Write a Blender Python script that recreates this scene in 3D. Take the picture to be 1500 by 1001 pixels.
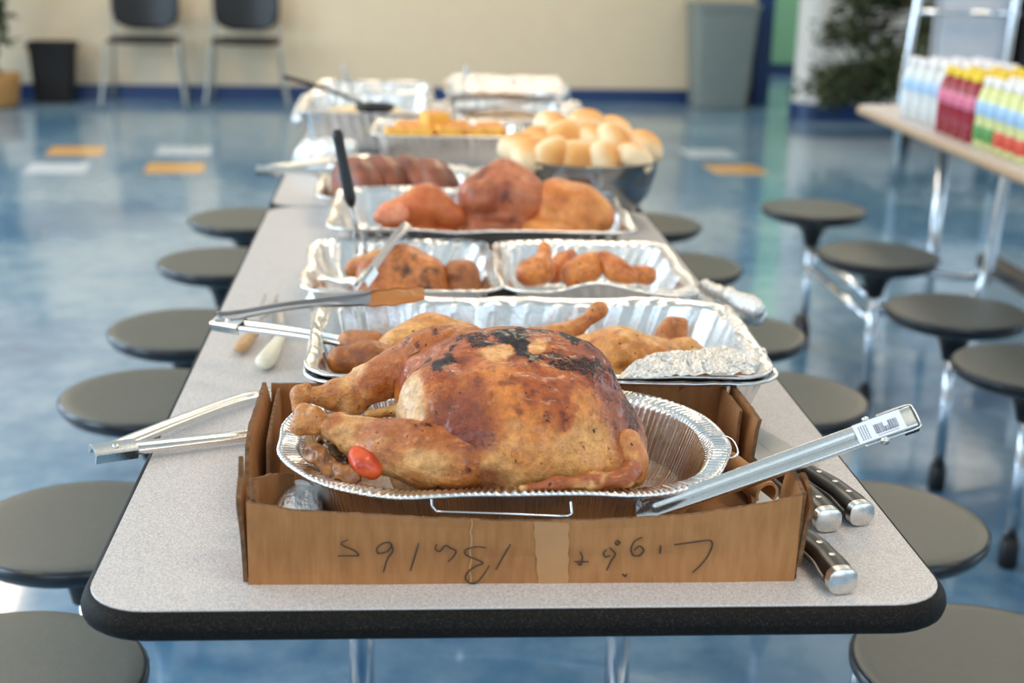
import bpy, math, random
import numpy as np
from mathutils import Vector, Matrix

for o in list(bpy.data.objects): bpy.data.objects.remove(o)
SC = bpy.context.scene
random.seed(7); RNG = np.random.default_rng(7)
T = .735                                   # table top height above the floor
PI = math.pi

# ------------------------------------------------------------------ camera
YAW, PITCH, ROLL = -.07818026, .28810905, .02764285
CAM = np.array([-.10506, -1.09453, .56193 + T])
FPX, PX0, PY0 = 2083.333, 750, 500.5
_fw = np.array([-math.sin(YAW)*math.cos(PITCH), math.cos(YAW)*math.cos(PITCH), -math.sin(PITCH)])
_rt = np.array([math.cos(YAW), math.sin(YAW), 0]); _up = np.cross(_rt, _fw)
AX_R = math.cos(ROLL)*_rt + math.sin(ROLL)*_up
AX_U = -math.sin(ROLL)*_rt + math.cos(ROLL)*_up
AX_F = _fw
cd = bpy.data.cameras.new('camera'); cam = bpy.data.objects.new('camera', cd); SC.collection.objects.link(cam)
cam.matrix_world = Matrix(((AX_R[0], AX_U[0], -AX_F[0], CAM[0]), (AX_R[1], AX_U[1], -AX_F[1], CAM[1]),
                           (AX_R[2], AX_U[2], -AX_F[2], CAM[2]), (0, 0, 0, 1)))
cd.lens = 50; cd.sensor_width = 36; cd.clip_start = .05; cd.clip_end = 100
cd.dof.use_dof = True; cd.dof.focus_distance = 1.40; cd.dof.aperture_fstop = 4.2
SC.camera = cam
SC.view_settings.view_transform = 'Standard'; SC.view_settings.look = 'None'
SC.view_settings.exposure = 0.54; SC.view_settings.gamma = 1; SC.view_settings.use_curve_mapping = False

def ray(px, py): return AX_F + AX_R*(px-PX0)/FPX - AX_U*(py-PY0)/FPX
def at(px, py, z):                         # measured point on the horizontal plane z above the table top
    d = ray(px, py); t = (z+T-CAM[2])/d[2]; return CAM + d*t
def aty(px, py, y):                        # measured point on the vertical plane at distance y
    d = ray(px, py); t = (y-CAM[1])/d[1]; return CAM + d*t

# ------------------------------------------------------------------ world and lights
RA = math.radians(4.7)                     # the room is turned a little against the table
def rm(u, v, z=0):                         # room frame -> world, u along the back wall, v away from it
    return np.array([-.8 + u*math.cos(RA) - v*math.sin(RA), 9.42 + u*math.sin(RA) + v*math.cos(RA), z])
wd = bpy.data.worlds.new('world'); SC.world = wd; wd.use_nodes = True
wd.node_tree.nodes['Background'].inputs[0].default_value = (.62, .8, 1, 1)
wd.node_tree.nodes['Background'].inputs[1].default_value = .22
def area(name, loc, tgt, sx, sy, power, col):
    l = bpy.data.lights.new(name, 'AREA'); l.shape = 'RECTANGLE'; l.size = sx; l.size_y = sy; l.energy = power; l.color = col
    o = bpy.data.objects.new(name, l); SC.collection.objects.link(o); o.location = loc
    o.rotation_euler = (Vector(tgt)-Vector(loc)).to_track_quat('-Z', 'Z').to_euler(); return o
# daylight through the windows of the left wall, the right wall and the wall behind the camera
DAY = (.60, .80, 1.0)
for k, v in enumerate((-3.2, -6.4, -9.6)):
    p = rm(-4.7, v, 1.75); q = rm(0, v, 1.5); area('daylight_left', p, (q[0], q[1], 1.75), 2.4, 1.9, 95, DAY)
for k, v in enumerate((-4.5, -8.5)):
    p = rm(7.1, v, 1.85); q = rm(0, v, 1.5); area('daylight_right', p, (q[0], q[1], 1.85), 2.4, 1.7, 34, DAY)
for k, u in enumerate((-2.2, 1.2, 4.4)):
    p = rm(u, -13.2, 1.7); q = rm(u, 0, 1.5); area('daylight_rear', p, (q[0], q[1], 1.7), 2.4, 1.9, 30, DAY)
# ceiling troffers
TROFF = [(u, v) for u in (-2.6, .9, 4.4) for v in (-1.5, -4.4, -7.3, -10.2)]
for u, v in TROFF:
    p = rm(u, v, 3.12); o = area('ceiling_lamp', p, (p[0], p[1], 0), 1.2, .6, 27 if v > -6 else 17, (1, .80, .56)); o.rotation_euler = (0, 0, RA)

# ------------------------------------------------------------------ helpers
ORG = {}
def _tag(o, label=None, cat=None, group=None, kind=None):
    if label: o['label'] = label
    if cat: o['category'] = cat
    if group: o['group'] = group
    if kind: o['kind'] = kind
    return o
def thing(name, label, cat, loc, group=None, rotz=0):
    o = bpy.data.objects.new(name, None); SC.collection.objects.link(o); o.empty_display_size = .05
    o.location = loc; o.rotation_euler = (0, 0, rotz); ORG[o.name] = np.array(loc, float)
    return _tag(o, label, cat, group)
def mk(name, V, F, mat, parent=None, smooth=True, local=False, col=None, label=None, cat=None, group=None, kind=None, angle=None):
    V = np.asarray(V, float).reshape(-1, 3)
    if parent is not None:
        org = np.zeros(3) if local else ORG[parent.name]
    else:
        lo, hi = V.min(0), V.max(0); org = np.array([(lo[0]+hi[0])/2, (lo[1]+hi[1])/2, lo[2]])
    me = bpy.data.meshes.new(name)
    me.from_pydata((V-org).tolist(), [], [tuple(int(i) for i in f) for f in F])
    me.materials.append(mat)
    if smooth:
        me.polygons.foreach_set('use_smooth', [True]*len(me.polygons))
        if angle: me.set_sharp_from_angle(angle=math.radians(angle))
    if col is not None:
        a = me.color_attributes.new('Col', 'FLOAT_COLOR', 'POINT')
        c = np.zeros((len(V), 4)); col = np.asarray(col); c[:, :col.shape[1]] = col; a.data.foreach_set('color', c.ravel())
    me.update()
    o = bpy.data.objects.new(name, me); SC.collection.objects.link(o)
    if parent is not None: o.parent = parent; ORG[o.name] = org
    else: o.location = org; ORG[o.name] = org
    return _tag(o, label, cat, group, kind)
class MB:
    def __init__(s): s.V = []; s.F = []
    def add(s, V, F):
        n = len(s.V); s.V += [tuple(v) for v in V]; s.F += [tuple(i+n for i in f) for f in F]; return s
    def out(s): return s.V, s.F
def loft(loops, closed=True, cap0=True, cap1=True):
    n = len(loops[0]); V = np.concatenate([np.asarray(l, float) for l in loops]); F = []
    m = n if closed else n-1
    for k in range(len(loops)-1):
        for i in range(m):
            j = (i+1) % n; F.append((k*n+i, k*n+j, (k+1)*n+j, (k+1)*n+i))
    if cap0: F.append(tuple(range(n))[::-1])
    if cap1: F.append(tuple(range((len(loops)-1)*n, len(loops)*n)))
    return V, F
def rrect(cx, cy, hx, hy, r, z, n=8, sub=0):
    pts = []; r = max(min(r, hx, hy), 1e-5)
    for q, (sx, sy) in enumerate(((1, 1), (-1, 1), (-1, -1), (1, -1))):
        for i in range(n+1):
            a = q*PI/2 + i/n*PI/2
            pts.append((cx+sx*(hx-r)+r*math.cos(a), cy+sy*(hy-r)+r*math.sin(a), z))
    return np.array(pts)
def resample(P, m, closed=True):
    P = np.asarray(P, float)
    if closed: P = np.vstack([P, P[:1]])
    d = np.r_[0, np.cumsum(np.linalg.norm(np.diff(P, axis=0), axis=1))]
    s = np.linspace(0, d[-1], m+1)[:-1] if closed else np.linspace(0, d[-1], m)
    return np.stack([np.interp(s, d, P[:, k]) for k in range(P.shape[1])], 1)
def circ(c, r, n=24, ry=None):
    ry = r if ry is None else ry
    a = np.arange(n)/n*2*PI; return np.stack([c[0]+r*np.cos(a), c[1]+ry*np.sin(a), np.full(n, c[2])], 1)
def lathe(c, prof, n=32, cap0=True, cap1=True):
    return loft([circ((c[0], c[1], c[2]+z), max(r, 1e-4), n) for r, z in prof], True, cap0, cap1)
def frames(P):
    P = np.asarray(P, float); t = np.gradient(P, axis=0); t /= np.linalg.norm(t, axis=1)[:, None]; return t
def tube(P, r, n=10, cap=True, up=(0, 0, 1), flat=1.0):
    P = np.asarray(P, float); r = np.broadcast_to(r, (len(P),)); t = frames(P); L = []
    ref = np.array(up, float)
    if abs(t[0] @ ref) > .95: ref = np.array([1., .1, 0])
    for i in range(len(P)):
        s = np.cross(t[i], ref); s /= np.linalg.norm(s); u = np.cross(s, t[i])
        ref = u
        a = np.arange(n)/n*2*PI
        L.append(P[i] + r[i]*(np.cos(a)[:, None]*s + flat*np.sin(a)[:, None]*u))
    return loft(L, True, cap, cap)
def spline(P, m):
    P = np.asarray(P, float); k = len(P); Q = np.vstack([2*P[0]-P[1], P, 2*P[-1]-P[-2]]); out = []
    for s in np.linspace(0, k-1, m):
        i = min(int(s), k-2); u = s-i; a, b, c, d = Q[i:i+4]
        out.append(.5*((2*b)+(-a+c)*u+(2*a-5*b+4*c-d)*u*u+(-a+3*b-3*c+d)*u**3))
    return np.array(out)
def box(x0, x1, y0, y1, z0, z1, b=0.0):
    if b <= 0:
        V = [(x, y, z) for z in (z0, z1) for (x, y) in ((x0, y0), (x1, y0), (x1, y1), (x0, y1))]
        return V, [(0, 3, 2, 1), (4, 5, 6, 7), (0, 1, 5, 4), (1, 2, 6, 5), (2, 3, 7, 6), (3, 0, 4, 7)]
    cx, cy, hx, hy = (x0+x1)/2, (y0+y1)/2, (x1-x0)/2, (y1-y0)/2
    L = [rrect(cx, cy, hx-b, hy-b, b*.6, z0, 3), rrect(cx, cy, hx, hy, b, z0+b, 3), rrect(cx, cy, hx, hy, b, z1-b, 3), rrect(cx, cy, hx-b, hy-b, b*.6, z1, 3)]
    return loft(L)
# noise and distance-field modelling (numpy)
def _h(i, j, k, s):
    n = (i*374761393 + j*668265263 + k*2147483647 + s*974711) & 0xffffffff
    n = ((n ^ (n >> 13))*1274126177) & 0xffffffff
    return ((n ^ (n >> 16)) & 0xffff)/65535.
def noise(P, sc, seed=0):
    Q = np.asarray(P)*sc + 100.37; I = np.floor(Q).astype(np.int64); f = Q-I; f = f*f*(3-2*f); r = 0
    for dx in (0, 1):
        for dy in (0, 1):
            for dz in (0, 1):
                w = (f[..., 0] if dx else 1-f[..., 0])*(f[..., 1] if dy else 1-f[..., 1])*(f[..., 2] if dz else 1-f[..., 2])
                r = r + w*_h(I[..., 0]+dx, I[..., 1]+dy, I[..., 2]+dz, seed)
    return r*2-1
def fbm(P, sc, o=3, seed=0):
    r = 0; a = 1; t = 0
    for i in range(o): r = r+a*noise(P, sc*2**i, seed+i); t += a; a *= .5
    return r/t
def s_ell(c, r, rz=0, ry=0):
    c = np.array(c); r = np.array(r); R = np.array(Matrix.Rotation(rz, 3, 'Z') @ Matrix.Rotation(ry, 3, 'Y'))
    def f(P):
        q = (P-c) @ R; k0 = np.linalg.norm(q/r, axis=-1); k1 = np.linalg.norm(q/(r*r), axis=-1)+1e-9
        return k0*(k0-1)/k1
    return f, c-r.max(), c+r.max()
def s_cap(a, b, ra, rb):
    a = np.array(a); b = np.array(b); ab = b-a; L = ab@ab
    def f(P):
        t = np.clip(((P-a)@ab)/L, 0, 1); return np.linalg.norm(P-a-t[..., None]*ab, axis=-1)-(ra+(rb-ra)*t)
    m = max(ra, rb); return f, np.minimum(a, b)-m, np.maximum(a, b)+m
def s_box(c, h, rd, rz=0, ry=0):
    c = np.array(c); h = np.array(h)-rd; R = np.array(Matrix.Rotation(rz, 3, 'Z') @ Matrix.Rotation(ry, 3, 'Y')); m = np.linalg.norm(h)+rd
    def f(P):
        q = np.abs((P-c) @ R)-h; return np.linalg.norm(np.maximum(q, 0), axis=-1)+np.minimum(q.max(-1), 0)-rd
    return f, c-m, c+m
def smin(a, b, k):
    h = np.clip(.5+.5*(b-a)/k, 0, 1); return b*(1-h)+a*h-k*h*(1-h)
def field(prims, k=.02, subs=(), ks=.01, disp=None, zmin=None):
    lo = np.min([p[1] for p in prims], 0)-.01; hi = np.max([p[2] for p in prims], 0)+.01
    def f(P):
        d = prims[0][0](P)
        for p in prims[1:]: d = smin(d, p[0](P), k)
        for p in subs: d = -smin(-d, p[0](P), ks)
        if disp is not None: d = d+disp(P)
        if zmin is not None: d = np.maximum(d, zmin-P[..., 2])
        return d
    return f, lo, hi
def nets(fd, h):
    f, lo, hi = fd; n = np.ceil((hi-lo)/h).astype(int)+1
    ax = [lo[k]+np.arange(n[k])*h for k in range(3)]
    G = np.stack(np.meshgrid(*ax, indexing='ij'), -1); val = f(G); s = val < 0
    idx = -np.ones(n-1, int)
    c = sum(s[a:n[0]-1+a, b:n[1]-1+b, d:n[2]-1+d].astype(int) for a in (0, 1) for b in (0, 1) for d in (0, 1))
    act = (c > 0) & (c < 8); ii = np.argwhere(act); idx[act] = np.arange(len(ii))
    S = np.zeros((len(ii), 3)); W = np.zeros(len(ii)); cor = [(a, b, d) for a in (0, 1) for b in (0, 1) for d in (0, 1)]
    for p in cor:
        for q in cor:
            if q > p and sum(abs(np.array(p)-q)) == 1:
                v0 = val[tuple((ii+p).T)]; v1 = val[tuple((ii+q).T)]; m = (v0 < 0) != (v1 < 0)
                t = np.where(m, v0/np.where(m, v0-v1, 1), 0)[:, None]
                S += np.where(m[:, None], np.array(p)+(np.array(q)-np.array(p))*t, 0); W += m
    V = lo+(ii+S/W[:, None])*h; F = []
    for k in range(3):
        a, b = [(1, 2), (2, 0), (0, 1)][k]
        s0 = np.take(s, range(n[k]-1), k); s1 = np.take(s, range(1, n[k]), k); E = np.argwhere(s0 != s1)
        E = E[(E[:, a] > 0) & (E[:, b] > 0) & (E[:, a] < n[a]-1) & (E[:, b] < n[b]-1)]
        ins = s0[tuple(E.T)]; ea = np.zeros(3, int); ea[a] = 1; eb = np.zeros(3, int); eb[b] = 1
        q = np.stack([idx[tuple((E-ea-eb).T)], idx[tuple((E-eb).T)], idx[tuple(E.T)], idx[tuple((E-ea).T)]], 1)
        q[~ins] = q[~ins][:, ::-1]; F.append(q)
    return V, np.concatenate(F)
def mix(a, b, t): t = np.clip(t, 0, 1)[:, None]; return np.asarray(a)*(1-t)+np.asarray(b)*t
def sst(a, b, x): t = np.clip((x-a)/(b-a), 0, 1); return t*t*(3-2*t)

# ------------------------------------------------------------------ materials
def sr(r, g, b):
    f = lambda c: ((c/255+.055)/1.055)**2.4 if c > 10 else c/255/12.92
    return (f(r), f(g), f(b), 1)
class NT:
    def __init__(s, name):
        s.m = bpy.data.materials.new(name); s.m.use_nodes = True; s.t = s.m.node_tree; s.b = s.t.nodes['Principled BSDF']
        s.tc = s.t.nodes.new('ShaderNodeTexCoord')
    def n(s, ty, **k):
        x = s.t.nodes.new(ty)
        for a, v in k.items():
            if a.startswith('i_'): x.inputs[a[2:].replace('_', ' ')].default_value = v
            else: setattr(x, a, v)
        return x
    def l(s, a, b): s.t.links.new(a, b)
    def noise(s, scale, detail=4, rough=.55, stretch=None, coord='Object'):
        x = s.n('ShaderNodeTexNoise', i_Scale=scale, i_Detail=detail, i_Roughness=rough)
        v = s.tc.outputs[coord]
        if stretch:
            m = s.n('ShaderNodeMapping'); m.inputs['Scale'].default_value = stretch; s.l(v, m.inputs[0]); v = m.outputs[0]
        s.l(v, x.inputs['Vector']); return x.outputs['Fac']
    def ramp(s, fac, stops):
        r = s.n('ShaderNodeValToRGB'); e = r.color_ramp.elements
        while len(e) < len(stops): e.new(.5)
        for q, (p, c) in zip(e, stops): q.position = p; q.color = c
        s.l(fac, r.inputs[0]); return r.outputs[0]
    def bump(s, h, strength, dist, prev=None):
        b = s.n('ShaderNodeBump', i_Strength=strength, i_Distance=dist); s.l(h, b.inputs['Height'])
        if prev is not None: s.l(prev, b.inputs['Normal'])
        s.l(b.outputs[0], s.b.inputs['Normal']); return b.outputs[0]
    def set(s, **k):
        for a, v in k.items(): s.b.inputs[a.replace('_', ' ')].default_value = v
        return s
def plain(name, c, rough=.5, metal=0, bump=0, bscale=200, var=.06, coat=0):
    x = NT(name).set(Roughness=rough, Metallic=metal, Coat_Weight=coat)
    c = np.array(c[:3]); f = x.noise(bscale*.15, 3)
    x.l(x.ramp(f, [(.3, (*(c*(1-var)), 1)), (.7, (*np.minimum(c*(1+var), 1), 1))]), x.b.inputs['Base Color'])
    if bump: x.bump(x.noise(bscale, 3), bump, .002)
    return x.m
M = {}
def laminate():
    x = NT('speckled_laminate').set(Roughness=.38)
    x.l(x.ramp(x.noise(900, 2, .6), [(.36, sr(166, 158, 154)), (.5, sr(200, 193, 190)), (.64, sr(220, 214, 212))]), x.b.inputs['Base Color'])
    x.bump(x.noise(700, 2), .12, .0005); return x.m
M['laminate'] = laminate()
def floor_m():
    x = NT('polished_blue_floor').set(Roughness=.16, Specular_IOR_Level=.62, Coat_Weight=.45, Coat_Roughness=.05)
    a = x.noise(1.1, 3, .5); b = x.noise(9, 5, .65)
    m = x.n('ShaderNodeMix', data_type='FLOAT'); m.inputs[0].default_value = .38
    x.l(a, m.inputs[2]); x.l(b, m.inputs[3])
    x.l(x.ramp(m.outputs[0], [(.36, sr(64, 104, 140)), (.47, sr(90, 130, 160)), (.60, sr(134, 160, 178))]), x.b.inputs['Base Color'])
    x.bump(x.noise(2.2, 2), .05, .02); return x.m
M['floor'] = floor_m()
M['tile_orange'] = plain('orange_tile', sr(226, 172, 96), .2, coat=.4)
M['tile_white'] = plain('pale_tile', sr(196, 206, 216), .2, coat=.4)
M['wall'] = plain('cream_wall_paint', sr(214, 196, 168), .7, bump=.1, bscale=60, var=.02)
M['white_wall'] = plain('white_wall_paint', sr(214, 214, 210), .6, bump=.1, bscale=60, var=.02)
M['green_wall'] = plain('green_wall_paint', sr(120, 170, 140), .6, var=.02)
M['ceiling'] = plain('ceiling_white', sr(225, 222, 214), .8, bump=.2, bscale=120)
M['navy'] = plain('navy_vinyl_base', sr(24, 52, 98), .35)
M['blue_frame'] = plain('blue_frame_paint', sr(16, 52, 104), .3)
M['black_rubber'] = NT('black_bumper')
_x = M['black_rubber']; _x.set(Roughness=.6, Specular_IOR_Level=.16)
_x.l(_x.ramp(_x.noise(1500, 2, .6), [(.45, sr(7, 6, 6)), (.60, sr(16, 14, 13)), (.70, sr(96, 82, 60))]), _x.b.inputs['Base Color'])
_x.bump(_x.noise(900, 2), .5, .0006); M['black_rubber'] = _x.m
M['seat_top'] = plain('charcoal_seat', sr(82, 83, 77), .34, bump=.15, bscale=500)
M['seat_rim'] = plain('black_seat_rim', sr(28, 30, 34), .26)
M['black_plastic'] = plain('black_plastic', sr(14, 12, 13), .42)
M['chrome'] = plain('chrome_tube', (.72, .74, .77), .16, 1, var=.02)
M['steel_frame'] = plain('grey_steel_frame', sr(150, 150, 142), .35, .6)
def steel(name, c, rough, st=(1, 40, 40), bs=.12):
    x = NT(name).set(Metallic=1, Roughness=rough)
    f = x.noise(60, 4, .6, st); c = np.array(c)
    x.l(x.ramp(f, [(.3, (*(c*.88), 1)), (.7, (*c, 1))]), x.b.inputs['Base Color'])
    x.l(x.ramp(f, [(.3, (rough*1.3,)*3+(1,)), (.7, (rough*.8,)*3+(1,))]), x.b.inputs['Roughness'])
    x.bump(f, bs, .0006); return x.m
M['steel'] = steel('brushed_steel', (.78, .76, .72), .24)
M['knife_steel'] = steel('knife_steel', (.46, .455, .45), .38)
M['dark_steel'] = steel('shaded_steel', (.45, .43, .42), .35)  # darker copy of the steel: shade on one tong arm put into colour
M['bowl'] = steel('bowl_steel', (.38, .38, .38), .2)
def foil(name, c=(.80, .79, .77), rough=.22, bs=.5, sc=55, dist=.004):
    x = NT(name).set(Metallic=1, Roughness=rough)
    f1 = x.noise(sc, 5, .65); f2 = x.noise(sc*7, 3, .6); c = np.array(c)
    x.l(x.ramp(f1, [(.3, (*(c*.86), 1)), (.65, (*c, 1))]), x.b.inputs['Base Color'])
    n = x.bump(f1, bs, dist); x.bump(f2, bs*.5, dist*.25, n); return x.m
M['foil'] = foil('aluminium_foil_pan', rough=.27, bs=.35, sc=40, dist=.003)
M['foil_crumple'] = foil('crumpled_foil', rough=.25, bs=.9, sc=70, dist=.006)
def card():
    x = NT('corrugated_cardboard').set(Roughness=.78)
    f = x.noise(26, 5, .6, (5, 5, 1)); g = x.noise(7, 4)
    m = x.n('ShaderNodeMix', data_type='FLOAT'); m.inputs[0].default_value = .5; x.l(f, m.inputs[2]); x.l(g, m.inputs[3])
    x.l(x.ramp(m.outputs[0], [(.36, sr(152, 99, 54)), (.5, sr(166, 111, 62)), (.64, sr(178, 124, 74))]), x.b.inputs['Base Color'])
    w = x.n('ShaderNodeTexWave', i_Scale=70.0, i_Distortion=.6); w.bands_direction = 'X'; x.l(x.tc.outputs['Object'], w.inputs['Vector'])
    n = x.bump(w.outputs['Fac'], .10, .0006); x.bump(x.noise(220, 3), .2, .0006, n); return x.m
M['card'] = card()
M['card_edge'] = plain('torn_cardboard_edge', sr(128, 92, 60), .95, bump=1, bscale=900, var=.4)
M['tape'] = plain('clear_packing_tape', sr(182, 132, 84), .3, coat=.2)
M['ink'] = plain('pen_ink', sr(58, 42, 34), .6)
M['white_paper'] = plain('white_sticker', sr(226, 228, 236), .5, var=.02)
M['print'] = plain('printed_ink', sr(58, 60, 84), .6)
M['knife_handle'] = plain('black_knife_handle', sr(20, 17, 15), .32, bump=.05)
M['wood'] = plain('wooden_handle', sr(190, 150, 106), .5, var=.2)
M['cream_handle'] = plain('cream_handle', sr(226, 218, 194), .4)
def food(name, rough=.35, bs=.5, sc=160, dist=.002, coat=.3, sss=.0, spk=0, var=.3, fleck=None):
    x = NT(name).set(Roughness=rough, Coat_Weight=coat, Coat_Roughness=.14, Specular_IOR_Level=.42)
    at_ = x.n('ShaderNodeVertexColor', layer_name='Col')
    f = x.noise(sc*.6, 6, .7)
    r = x.ramp(f, [(.3, (.98*(1-var), .82*(1-var*1.15), .62*(1-var*1.3), 1)), (.68, (1.0*(1+var*.5), .86*(1+var*.5), .68*(1+var*.5), 1))])
    mx = x.n('ShaderNodeMix', data_type='RGBA', blend_type='MULTIPLY'); mx.inputs[0].default_value = 1
    x.l(at_.outputs[0], mx.inputs[6]); x.l(r, mx.inputs[7]); out = mx.outputs[2]
    if fleck:
        g = x.noise(330, 3, .7); add = x.n('ShaderNodeMath', operation='ADD'); x.l(g, add.inputs[0]); x.l(at_.outputs[1], add.inputs[1])
        rc = x.ramp(add.outputs[0], [(.86, (0, 0, 0, 1)), (1.0, (1, 1, 1, 1))])
        m3 = x.n('ShaderNodeMix', data_type='RGBA'); x.l(rc, m3.inputs[0]); x.l(out, m3.inputs[6]); m3.inputs[7].default_value = sr(30, 17, 11); out = m3.outputs[2]
        rb = x.ramp(add.outputs[0], [(.62, (0, 0, 0, 1)), (.95, (1, 1, 1, 1))])
        m4 = x.n('ShaderNodeMix', data_type='RGBA', blend_type='MULTIPLY'); x.l(rb, m4.inputs[0]); x.l(out, m4.inputs[6]); m4.inputs[7].default_value = (.62, .40, .26, 1); out = m4.outputs[2]
        rr_ = x.ramp(add.outputs[0], [(.7, (rough,)*3+(1,)), (1.0, (.62,)*3+(1,))]); x.l(rr_, x.b.inputs['Roughness'])
        v = x.noise(fleck, 2, .5); rr = x.ramp(v, [(.69, (0, 0, 0, 1)), (.73, (1, 1, 1, 1))])
        m2 = x.n('ShaderNodeMix', data_type='RGBA'); x.l(rr, m2.inputs[0]); x.l(out, m2.inputs[6]); m2.inputs[7].default_value = sr(46, 26, 14); out = m2.outputs[2]
    x.l(out, x.b.inputs['Base Color'])
    if sss: x.set(Subsurface_Weight=sss, Subsurface_Scale=.01)
    n = x.bump(f, bs, dist); x.bump(x.noise(sc*3, 3, .6), bs*.7, dist*.4, n); return x.m
M['skin'] = food('roast_skin', .29, 1.0, 190, .0026, .32, 0, var=.40, fleck=190)
M['meat'] = food('roast_meat', .42, .7, 60, .004, .12, var=.35)
M['bread'] = food('bread_crust', .6, .2, 60, .001, 0, var=.06)
M['veg'] = food('cooked_vegetable', .35, .5, 120, .002, .4, var=.25)
M['soft'] = food('soft_food', .5, .5, 60, .004, .1, var=.12)

# ------------------------------------------------------------------ the room
def rbox(name, u0, u1, v0, v1, z0, z1, mat, parent=None, kind='structure', label=None):
    V, F = box(u0, u1, v0, v1, z0, z1)
    V = [rm(*p) for p in V]
    o = mk(name, V, F, mat, parent, smooth=False)
    if kind and parent is None: o['kind'] = kind
    if label: o['label'] = label
    return o
floor = rbox('floor', -5, 7.5, -13.7, 3.2, -.1, 0, M['floor'])
rbox('ceiling', -5, 7.5, -13.7, 3.2, 3.2, 3.3, M['ceiling'])
rbox('wall_back', -5, 3.32, 0, .15, 0, 3.2, M['wall'])
rbox('baseboard_back', -5, 3.32, -.012, 0, 0, .10, M['navy'])
rbox('door_1', 3.32, 3.45, -.05, .22, 0, 3.2, M['blue_frame'])
rbox('wall_corridor', 2.4, 6.2, 2.16, 2.3, 0, 3.2, M['green_wall'])
rbox('baseboard_corridor', 2.4, 6.2, 2.145, 2.16, 0, .10, M['navy'])
rbox('wall_corridor_left', 2.3, 2.4, .15, 2.3, 0, 3.2, M['white_wall'])
rbox('wall_corridor_right', 6.2, 6.3, -.7, 2.3, 0, 3.2, M['white_wall'])
rbox('wall_side', 3.50, 7.5, -.98, -.7, 0, 3.2, M['white_wall'])
rbox('baseboard_side', 3.50, 7.5, -.995, -.98, 0, .12, M['navy'])
_c = rm(3.50, -.84)
V, F = loft([circ((_c[0], _c[1], z), .14, 32) for z in (0, 3.2)])
mk('trim_1', V, F, M['white_wall'], smooth=True, kind='structure', angle=50)
V, F = loft([circ((_c[0], _c[1], z), r, 32) for z, r in ((0, .157), (.118, .157), (.12, .141))])
mk('trim_2', V, F, M['navy'], smooth=True, kind='structure', angle=50)
def wall_with_windows(name, horizontal, c, a0, a1, wins, mat):
    # c: wall coordinate, wins: list of (centre, half width, z0, z1)
    mb = MB(); t0, t1 = sorted((c, c+(.15 if c > 0 else -.15)))
    def seg(a, b, z0, z1):
        if horizontal: mb.add(*box(a, b, t0, t1, z0, z1))
        else: mb.add(*box(t0, t1, a, b, z0, z1))
    cur = a0
    for w, h, z0, z1 in sorted(wins):
        seg(cur, w-h, 0, 3.2); seg(w-h, w+h, 0, z0); seg(w-h, w+h, z1, 3.2); cur = w+h
    seg(cur, a1, 0, 3.2)
    mk(name, [rm(*p) for p in mb.V], mb.F, mat, smooth=False, kind='structure')
WN = 0
def window(uv0, uv1, z0, z1):
    global WN; WN += 1
    p, q = np.array(uv0), np.array(uv1); d = (q-p)/np.linalg.norm(q-p); w = np.linalg.norm(q-p)
    mb = MB(); n = np.array([-d[1], d[0]])*.03
    def bar(a, b, za, zb):
        P = [p+d*a-n, p+d*b-n, p+d*b+n, p+d*a+n]
        V = [rm(*x, za) for x in P]+[rm(*x, zb) for x in P]
        mb.add(V, [(0, 3, 2, 1), (4, 5, 6, 7), (0, 1, 5, 4), (1, 2, 6, 5), (2, 3, 7, 6), (3, 0, 4, 7)])
    bar(0, .06, z0, z1); bar(w-.06, w, z0, z1); bar(.06, w-.06, z0, z0+.06); bar(.06, w-.06, z1-.06, z1); bar(w/2-.03, w/2+.03, z0+.06, z1-.06)
    mk('window_%d' % WN, mb.V, mb.F, M['blue_frame'], smooth=False, kind='structure')
lw = [(v, 1.25, .75, 2.75) for v in (-3.2, -6.4, -9.6)]
wall_with_windows('wall_left', False, -4.85, -13.55, 3.2, lw, M['wall'])
rwn = [(v, 1.25, .95, 2.75) for v in (-4.5, -8.5)]
wall_with_windows('wall_right', False, 7.35, -13.55, 3.2, rwn, M['white_wall'])
bw = [(u, 1.25, .7, 2.7) for u in (-2.2, 1.2, 4.4)]
wall_with_windows('wall_rear', True, -13.4, -4.85, 7.35, bw, M['wall'])
for v, h, a, b in lw: window((-4.93, v-h), (-4.93, v+h), a, b)
for v, h, a, b in rwn: window((7.42, v-h), (7.42, v+h), a, b)
for u, h, a, b in bw: window((u-h, -13.47), (u+h, -13.47), a, b)
p = rm(4.6, 1.2, 3.1); area('corridor_fill', p, (p[0], p[1], 0), 1, .6, 50, (1, .95, .85))  # unseen fill light added to brighten the green corridor
# coloured accent tiles laid in the floor (12 inch tiles)
def tile(px, py, mat, lab):
    c = at(px, py, -T); u = (c[0]+.8)*math.cos(RA)+(c[1]-9.42)*math.sin(RA); v = -(c[0]+.8)*math.sin(RA)+(c[1]-9.42)*math.cos(RA)
    h = .15; L = [rrect(u, v, h, h, .002, 0, 1), rrect(u, v, h-.001, h-.001, .002, .0012, 1)]
    V, F = loft(L); o = mk('floor_tile', [rm(*q) for q in V], F, M[mat], floor, smooth=False, label=lab)
for a in ((112, 221, 'tile_orange', 'orange floor tile'), (257, 246, 'tile_orange', 'orange floor tile'), (85, 246, 'tile_white', 'pale floor tile'),
          (270, 221, 'tile_white', 'pale floor tile'), (1037, 225, 'tile_white', 'pale floor tile'), (1077, 248, 'tile_orange', 'orange floor tile')): tile(*a)

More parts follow.
